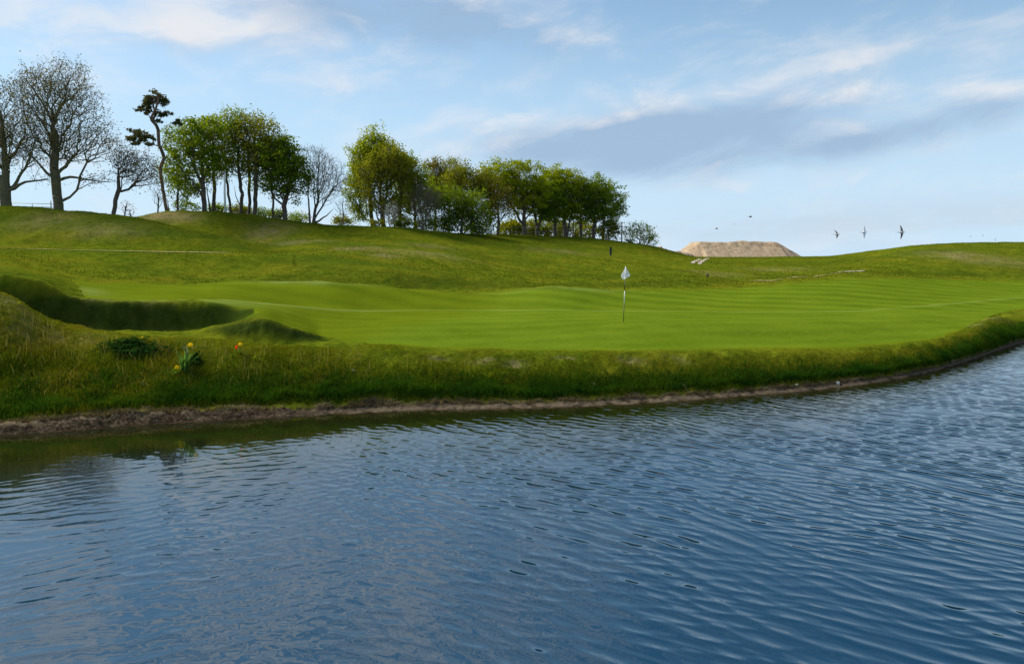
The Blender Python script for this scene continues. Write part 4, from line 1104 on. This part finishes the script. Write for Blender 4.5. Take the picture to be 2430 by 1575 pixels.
def blades(name, pos, length, width, col, mat, lean=.35):
    n = len(pos)
    an = rng.random(n) * 2 * math.pi
    side = np.stack([np.cos(an), np.sin(an), np.zeros(n)], -1)
    la = rng.random(n) * 2 * math.pi; lm = lean * rng.random(n) ** .7
    d = np.stack([np.cos(la) * lm, np.sin(la) * lm, np.ones(n)], -1)
    L = length[:, None]; w_ = width[:, None] * .5
    base = pos - np.array([0, 0, .02]); mid = base + d * np.array([.45, .45, 1]) * L * .55; tip = base + d * np.array([1.25, 1.25, .95]) * L
    V = np.stack([base - side * w_, base + side * w_, mid - side * w_ * .8, mid + side * w_ * .8, tip], 1).reshape(-1, 3)
    k = np.arange(n)[:, None] * 5
    Fq = k + np.array([[0, 1, 3, 2]]); Ft = k + np.array([[2, 3, 4]])
    me = np_mesh(name, V, [Fq, Ft], mat)
    ca = me.attributes.new('tint', 'FLOAT_COLOR', 'POINT')
    cc = np.concatenate([np.repeat(col, 5, 0), np.ones((n * 5, 1))], 1).astype(np.float32)
    ca.data.foreach_set('color', cc.ravel())
    return struct(link(name, me), 'stuff')


BLADE = leaf_mat('grass_blades', None, None, .4, attr=True)
vis = (np.abs(U) < .82)[:, None]
belt = np.exp(-((LG - 2.05 - .05 * (fbm(XG * .9, YG * .9, 3, 91) - .5)) / .22) ** 2)


def colmix(n, pos, cols, sc=.9, seed=0):
    f = np.clip(fbm(pos[:, 0] * sc, pos[:, 1] * sc, 3, seed) * 1.8 - .4, 0, 1) * .7 + rng.random(n) * .3
    c = np.array(cols); q = f * (len(c) - 1); i = np.minimum(q.astype(int), len(c) - 2); h_ = (q - i)[:, None]
    return c[i] * (1 - h_) + c[i + 1] * h_


bankw = vis * (1 - mown) * (1 - mud) * (YG < 36) * (LG > 1.70) * ((LG < 7.6) | (PXG < 215)) * np.where(LG > 3.4, np.where((LG > 5.7) & (LG < 6.9), .22, .45), 1.0) * np.clip(26 / YG, .4, 1.4) * (1 - .75 * np.clip(soil, 0, 1))
n = 240000
pos, lv = scatter(bankw, n)
bl = np.exp(-((lv - 2.17) / .17) ** 2)
left = np.clip((-2.0 - pos[:, 0]) / 5, 0, 1)
patch = fbm(pos[:, 0] * 1.1, pos[:, 1] * 1.1, 3, 93)
length = (.05 + .075 * rng.random(n) + .10 * left * rng.random(n) * (lv < 3.2)) * .78 * (.50 + 1.0 * patch) * np.where(lv > 3.4, .55, 1) * (1 - .5 * np.clip((lv - 2.45) / .5, 0, 1)) + bl * .07
c0 = colmix(n, pos, [(.055, .084, .006), (.100, .128, .007), (.155, .156, .010), (.215, .182, .020)], .9, 5)
in_shade = ((lv > 5.6) & (lv < 6.95) & (pos[:, 0] < -6.5)) | ((lv > 4.1) & (lv < 4.95) & (pos[:, 0] > -9.5) & (pos[:, 0] < -5.5))
c0 = np.where(in_shade[:, None], c0 * np.array([.38, .50, .6]), c0)                        # blades darkened to paint the shade on the hollow's steep faces
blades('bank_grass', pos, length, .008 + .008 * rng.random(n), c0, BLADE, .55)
n = 80000
pos, lv = scatter(vis * belt * (1 - mud) * (YG < 42) * (LG > 1.7) * (LG < 3), n)
c0 = colmix(n, pos, [(.010, .044, .006), (.028, .078, .007), (.060, .118, .008)], 1.5, 6)
blades('lush_bank_grass', pos, (.13 + .13 * rng.random(n)) * (.5 + .9 * fbm(pos[:, 0] * 1.3, pos[:, 1] * 1.3, 3, 95)), .011 + .010 * rng.random(n), c0, BLADE, .55)
n = 700
pos, lv = scatter(vis * (1 - mown) * (1 - mud) * (YG < 30) * (LG > 2.1) * (LG < 4.2) * np.clip((-1 - XG) / 8, .05, 1) * (LG < 2.8), n)
c0 = colmix(n, pos, [(.17, .16, .05), (.24, .21, .09)], 1.5, 6)
blades('seeding_grass', pos, .22 + .25 * rng.random(n), .007 + .005 * rng.random(n), c0, BLADE, .5)
n = 9000
pos, lv = scatter(vis * mud * (LG > 1.5) * (YG < 40), n)
c0 = colmix(n, pos, [(.26, .21, .12), (.10, .08, .05), (.38, .32, .21)], 1.5, 6)
blades('dry_straw', pos, .05 + .08 * rng.random(n), .010 + .008 * rng.random(n), c0, BLADE, 1.6)
n = 90000
pos, lv = scatter(vis * (1 - mown) ** 2 * (YG > 38) * (YG < 160) * (LG > 9.5) * (LG < 16.3) * np.clip(70 / YG, .2, 1.3) ** 1.5 * np.clip((LG - 10) / .8, .15, 1) * np.clip(fbm(XG * .12, YG * .2, 3, 59) * 2.6 - .6, .12, 1), n)
c0 = colmix(n, pos, [(.048, .078, .006), (.075, .104, .007), (.105, .122, .009), (.16, .145, .02)], .35, 7)
blades('rough_grass', pos, (.06 + .12 * rng.random(n)) * (.5 + fbm(pos[:, 0] * .5, pos[:, 1] * .5, 3, 97)), .03 + .03 * rng.random(n), c0, BLADE, .6)

# ------------------------------------------------------------------ bank plants, flowers, stones
PETAL_Y = leaf_mat('yellow_petal', (.88, .55, .008), (.92, .66, .02), .5, 40)
PETAL_O = simple_mat('orange_petal', (.80, .20, .02), (.85, .34, .03), 40, .6, .1)
PETAL_R = leaf_mat('red_petal', (.80, .07, .02), (.88, .15, .04), .5, 40)
STEM = leaf_mat('weed_leaves', (.05, .13, .015), (.13, .24, .035), .4, 6)
WEED = leaf_mat('strap_leaves', (.07, .17, .03), (.16, .29, .07), .4, 6)
CLOVER = leaf_mat('clover_leaves', (.012, .050, .010), (.040, .10, .018), .3, 6)
GREYLEAF = leaf_mat('grey_green_leaves', (.12, .19, .10), (.24, .32, .18), .3, 6)


def put(px, py, sink=.02):
    p = hit(px, py); p.z = zmesh(p.x, p.y) - sink; return p


def flower(px, py, foot_py, label, mat, size=.05, name='poppy', tube=False):
    f = put(px, foot_py); m_ = f.y / F
    head = Vector(ray(px, py, f.y)) - f
    o = thing(name, label, 'flower', f, 'wild flowers on the bank')
    tube_mesh('stem', [(0, 0, 0), (head.x * .3 + .012, 0, head.z * .5), tuple(head)], [.005, .004, .004], STEM, 5, o)
    bm = bmesh.new()
    if tube:      # closed hanging bloom
        for k in range(5):
            a_ = k * 2 * math.pi / 5
            vs = [bm.verts.new(head + Vector((math.cos(a_ + q) * r_, math.sin(a_ + q) * r_, h_))) for q, r_, h_ in ((-.6, size * .25, -size * .9), (.6, size * .25, -size * .9), (.75, size * .55, 0), (0, size * .3, size * 1.1), (-.75, size * .55, 0))]
            bm.faces.new(vs)
    else:
        nrm = Vector((.15, -.75, .6)).normalized(); ux = nrm.cross(Vector((0, 0, 1))).normalized(); uy = ux.cross(nrm)
        for k in range(6):
            a_ = k * math.pi / 3
            c_ = []
            for q, r_, cup in ((-.35, .25, 0), (-.62, .75, .28), (-.35, 1.05, .36), (0, 1.12, .32), (.35, 1.05, .36), (.62, .75, .28), (.35, .25, 0)):
                c_.append(bm.verts.new(head + (ux * math.cos(a_ + q) + uy * math.sin(a_ + q)) * r_ * size + nrm * cup * size * (.8 + .4 * (k % 2))))
            bm.faces.new(c_)
    me = bpy.data.meshes.new('petals'); bm.to_mesh(me); bm.free(); me.materials.append(mat)
    link('petals', me, o)
    if not tube:
        c_ = head + nrm * size * .12
        tube_mesh('flower_centre', [tuple(c_), tuple(c_ + nrm * size * .3)], [size * .2, size * .12], PETAL_O, 8, o)
    lv_, lf_ = leaf_quads(np.array([[.03 * math.cos(i * 2.4), .03 * math.sin(i * 2.4), .03 + .02 * i] for i in range(5)]), .05, .2, .3, 2.4)
    link('leaves', np_mesh('leaves', lv_, lf_, STEM), o)
    return o


flower(338, 802, 812, 'small yellow poppy above the dark clover patch', PETAL_Y, .046)
flower(452, 819, 842, 'largest orange-yellow poppy beside the tall weed', PETAL_Y, .066)
flower(420, 872, 888, 'yellow poppy low on the bank, below the tall weed', PETAL_Y, .056)
flower(570, 817, 840, 'yellow poppy on the right, above the red bloom', PETAL_Y, .054)
flower(561, 824, 842, 'drooping red bloom left of the right-hand yellow poppy', PETAL_R, .06, 'red_flower', True)


def strap_leaves(px, py, n_, hmin, hmax, spread, name, label, mat, wid=.03, cat='weed', group='tall weeds on the bank', droop=.5):
    f = put(px, py)
    o = thing(name, label, cat, f, group)
    for i in range(n_):
        an = rng.random() * 2 * math.pi; L = hmin + (hmax - hmin) * rng.random(); lean = spread * (.2 + .8 * rng.random())
        d = np.array([math.cos(an), math.sin(an) * .6, 0]); pr_ = np.array([-d[1], d[0], 0]); w_ = wid * (.6 + .7 * rng.random())
        k = 7; VV = []
        o0 = rng.normal(size=2) * spread * .12
        for q in range(k):
            s_ = q / (k - 1)
            c_ = np.array([o0[0], o0[1], 0]) + d * lean * s_ ** 1.5 + np.array([0, 0, L * (s_ - droop * .45 * s_ ** 3)])
            ww = w_ * (1 - s_ ** 2.2) * .5 + .0015
            VV += [c_ - pr_ * ww + np.array([0, 0, .004]), c_ + np.array([0, 0, -.003]), c_ + pr_ * ww + np.array([0, 0, .004])]
        ii = np.arange(k)[:, None] * 3 + np.arange(3)[None, :]
        Q = np.stack([ii[:-1, :-1], ii[1:, :-1], ii[1:, 1:], ii[:-1, 1:]], -1).reshape(-1, 4)
        link('leaf', np_mesh('leaf', np.array(VV), Q, mat, True), o)
    return o


strap_leaves(440, 880, 40, .35, .80, .38, 'tall_weed', 'tallest weed with strap leaves and grey-green tips, beside the largest poppy', WEED, .055)
strap_leaves(446, 868, 12, .75, 1.0, .16, 'tall_weed', 'upright grey-green stalk in the middle of the tallest weed', GREYLEAF, .045, droop=.9)
strap_leaves(405, 893, 26, .20, .42, .34, 'grass_tussock', 'tussock of long arching blades around the lowest yellow poppy', STEM, .016, 'tussock')
strap_leaves(345, 925, 12, .15, .32, .16, 'grass_tussock', 'thin pale tussock left of and below the lowest poppy', GREYLEAF, .012, 'tussock')
strap_leaves(552, 852, 8, .12, .22, .10, 'leafy_weed', 'slim pale weed below the red bloom', STEM, .018)
strap_leaves(581, 848, 8, .12, .22, .10, 'leafy_weed', 'slim pale weed below the right-hand yellow poppy', STEM, .018)
strap_leaves(605, 856, 9, .12, .24, .05, 'leafy_weed', 'upright bright green spike right of the red bloom', L_LIME, .035)
strap_leaves(1160, 902, 16, .15, .32, .28, 'leafy_weed', 'straggling weed with tiny yellow blooms above the middle of the shore', L_LIME, .012)
strap_leaves(44, 722, 7, .06, .16, .06, 'leafy_weed', 'small bright sprig on the hillock at the left edge', L_LIME, .03)


def leafy_patch(px, py, rx, h, n_, name, label, mat, size=.045, ry=.35):
    f = put(px, py)
    o = thing(name, label, 'plant', f, None)
    a_ = rng.normal(size=(n_, 3)) * np.array([.45, .45, 0]); a_ = np.clip(a_, -1.1, 1.1)
    hh_ = h * np.exp(-(a_[:, 0] ** 2) * .9) * (.45 + .75 * vnoise(a_[:, 0] * 5, a_[:, 1] * 5, 8))
    c_ = np.stack([a_[:, 0] * rx, a_[:, 1] * ry, hh_ * rng.random(n_) ** .5], -1)
    c_[:, 2] += np.array([zmesh(f.x + x, f.y + y) for x, y in c_[:, :2]]) - f.z
    v_, f_ = leaf_quads(c_, size, .5, .4, 1.2)
    link('foliage', np_mesh('foliage', v_, f_, mat), o)
    k = 30
    p0_ = c_[:k] * np.array([1, 1, 0]); p0_[:, 2] = np.array([zmesh(f.x + x, f.y + y) for x, y in p0_[:, :2]]) - f.z
    v_, f_ = tubes(p0_, c_[:k], np.full(k, .004), np.full(k, .003), 4)
    link('stems', np_mesh('stems', v_, f_, STEM), o)
    return o


leafy_patch(318, 834, .85, .24, 3000, 'clover_patch', 'dense dark green clover patch below the small yellow poppy', CLOVER)
leafy_patch(464, 858, .17, .22, 500, 'clover_patch', 'dark leafy clump hugging the right side of the tallest weed', CLOVER, ry=.15)

def stone(px, py, s_, label, mat, sq=.7):
    f = put(px, py, .0)
    bm = bmesh.new(); bmesh.ops.create_icosphere(bm, subdivisions=3, radius=1)
    sd_ = rng.random() * 50
    for v in bm.verts:
        k = .75 + .5 * float(vnoise(np.array([v.co.x * 1.4 + sd_]), np.array([v.co.y * 1.4 + v.co.z * 1.9]), 3)[0])
        v.co = Vector((v.co.x * k * s_, v.co.y * k * s_ * .8, v.co.z * k * s_ * sq))
    me = bpy.data.meshes.new('stone'); bm.to_mesh(me); bm.free(); me.materials.append(mat)
    for p in me.polygons: p.use_smooth = True
    o = link('stone', me); o.location = f + Vector((0, 0, s_ * sq * .45)); return tag(o, label, 'stone', 'stones along the shore')


STONE_W = simple_mat('pale_stone', (.34, .32, .28), (.55, .53, .47), 9, .85, .4)
STONE_G = simple_mat('grey_stone', (.24, .24, .25), (.40, .40, .42), 9, .85, .4)
stone(1987, 911, .075, 'largest pale stone at the water edge on the right', STONE_W, .85)
stone(1890, 916, .045, 'small white pebble left of the largest pale stone', STONE_W)
stone(1278, 929, .075, 'flat grey stone in the grass above the middle of the shore', STONE_G, .4)
stone(838, 881, .05, 'grey stone lying in the bank grass left of the middle', STONE_G, .5)
stone(275, 877, .02, 'tiny white pebble in the bank grass below the clover patch', STONE_W)
stone(102, 973, .06, 'grey stone at the grass edge above the mud on the left', STONE_G, .5)
stone(2090, 878, .05, 'grey stone on the mud right of the largest pale stone', STONE_G, .6)


def driftwood(pts, label, r=.008):
    P_ = [put(*p, sink=-.03) for p in pts]; f = P_[0]
    v = [tuple(Vector(p) - f) for p in P_]
    for i in range(1, len(v) - 1): v[i] = (v[i][0], v[i][1], v[i][2] + .05)
    o = tube_mesh('twig', v, [r] * (len(v) - 1) + [r * .4], TWIG_DRY, 5); o.location = f
    return tag(o, label, 'twig', 'dead twigs on the bank')


driftwood([(755, 934), (765, 930), (772, 937)], 'forked pale twig in the grass at the shore, left of the middle')
driftwood([(1100, 928), (1110, 922), (1116, 914)], 'curved pale twig leaning on the lush grass mid shore')
driftwood([(1388, 915), (1410, 919), (1424, 932)], 'long dry stalk arching over the lush grass below the flag')
driftwood([(1615, 914), (1624, 924), (1630, 934)], 'straight dry stalk lying down the mud right of the flag')
driftwood([(508, 955), (512, 945), (507, 935)], 'thin upright dead twig at the grass edge on the left')

# ------------------------------------------------------------------ birds
B_DARK = simple_mat('dark_feathers', (.045, .04, .037), (.10, .09, .082), 30, .7, .2)
B_BROWN = simple_mat('brown_feathers', (.12, .105, .09), (.26, .24, .21), 30, .7, .2)
B_PALE = simple_mat('pale_feathers', (.78, .79, .80), (.88, .88, .88), 30, .7, .2)
B_BELLY = simple_mat('white_belly_feathers', (.55, .54, .50), (.72, .70, .66), 30, .7, .2)


def bird(px, py, Y, span_px, label, mat, belly, tilt=1.35, head=1, sweep=.35, fold=0.0):
    """small swallow-like bird: spindle body with forked tail, two swept pointed wings"""
    p = ray(px, py, Y); L = span_px * Y / F / 2
    o = thing('bird', label, 'bird', p, 'birds over the far bank')
    bl_ = L * .62
    ring_n = 8; prof = [(-1.05, .02, .0), (-.7, .05, .0), (-.35, .13, -.01), (0, .19, -.02), (.3, .185, -.01), (.52, .135, .01), (.66, .125, .03), (.8, .08, .03), (.93, .015, .02)]
    VV = []; Q = []
    for i, (x, r_, zz) in enumerate(prof):
        for k in range(ring_n):
            a_ = 2 * math.pi * k / ring_n
            VV.append((x * bl_ * head, math.cos(a_) * r_ * bl_, (math.sin(a_) * r_ + zz) * bl_))
    for i in range(len(prof) - 1):
        for k in range(ring_n): Q.append((i * ring_n + k, i * ring_n + (k + 1) % ring_n, (i + 1) * ring_n + (k + 1) % ring_n, (i + 1) * ring_n + k))
    body = link('body', np_mesh('body', np.array(VV), np.array(Q), belly, True), o)
    # forked tail
    T = [(-.85, -.06, 0), (-.85, .06, 0), (-1.5, .2, .0), (-1.22, 0, 0), (-1.5, -.2, 0)]
    TV = [(x * bl_ * head, y * bl_, z_ * bl_ + h_) for h_ in (-.004 * L, .004 * L) for x, y, z_ in T]
    tf = [(0, 1, 2, 3), (5, 8, 7, 6)]; tt_ = [(0, 3, 4), (5, 9, 8)]
    link('tail', np_mesh('tail', np.array(TV), [np.array(tf), np.array(tt_)], mat), o)
    for sgn in (-1, 1):
        n_ = 7; WV = []
        for i in range(n_):
            s_ = i / (n_ - 1); ch_ = .42 * (1 - s_) ** .75 + .02
            xc = .22 - sweep * s_ ** 1.6
            up = math.sin(tilt) * s_ + .10 * math.sin(s_ * math.pi); out_ = math.cos(tilt) * s_
            if sgn > 0: up, out_ = up * (1 - fold), out_
            else: up, out_ = -up * (1 - fold) if tilt > 1 else up, -out_
            for x_, th in ((xc + ch_ * .35, 0), (xc + ch_ * .1, .02 * (1 - s_) + .004), (xc - ch_ * .65, 0), (xc + ch_ * .1, -.006)):
                WV.append((x_ * L * head * .9, (out_ + .02 * sgn) * L + th * L, up * L))
        WQ = []
        for i in range(n_ - 1):
            for k in range(4): WQ.append((i * 4 + k, i * 4 + (k + 1) % 4, (i + 1) * 4 + (k + 1) % 4, (i + 1) * 4 + k))
        link('wing', np_mesh('wing', np.array(WV), np.array(WQ), mat, True), o)
    return o


bird(2138, 551, 17, 34, 'largest bird in the sky on the right, wings spread up and down, white belly', B_BROWN, B_BELLY, 1.45, 1)
bird(1985, 556, 18, 28, 'mid-sized brown bird banking left of the palest bird', B_BROWN, B_BELLY, 1.15, 1, .55, .15)
bird(2049, 551, 18, 31, 'palest bird, faint grey wings between the two brown birds', B_PALE, B_PALE, 1.5, 1, .12)
bird(1780, 515, 26, 17, 'highest dark bird above the sand heap, seen from the side', B_DARK, B_DARK, .35, 1)
bird(1701, 543, 28, 13, 'low dark bird over the left side of the sand heap', B_DARK, B_DARK, .45, -1)
bird(1741, 532, 30, 10, 'faint small bird between the two dark birds over the sand heap', B_PALE, B_PALE, .1, 1)
bird(2303, 561, 50, 6, 'left one of the two tiny dark birds low over the right hill', B_DARK, B_DARK, .5, 1)
bird(2332, 559, 50, 7, 'right one of the two tiny dark birds low over the right hill', B_DARK, B_DARK, .4, 1)
bird(2362, 568, 45, 9, 'tiny pale bird nearest the crest of the right hill', B_PALE, B_PALE, 1.2, -1)
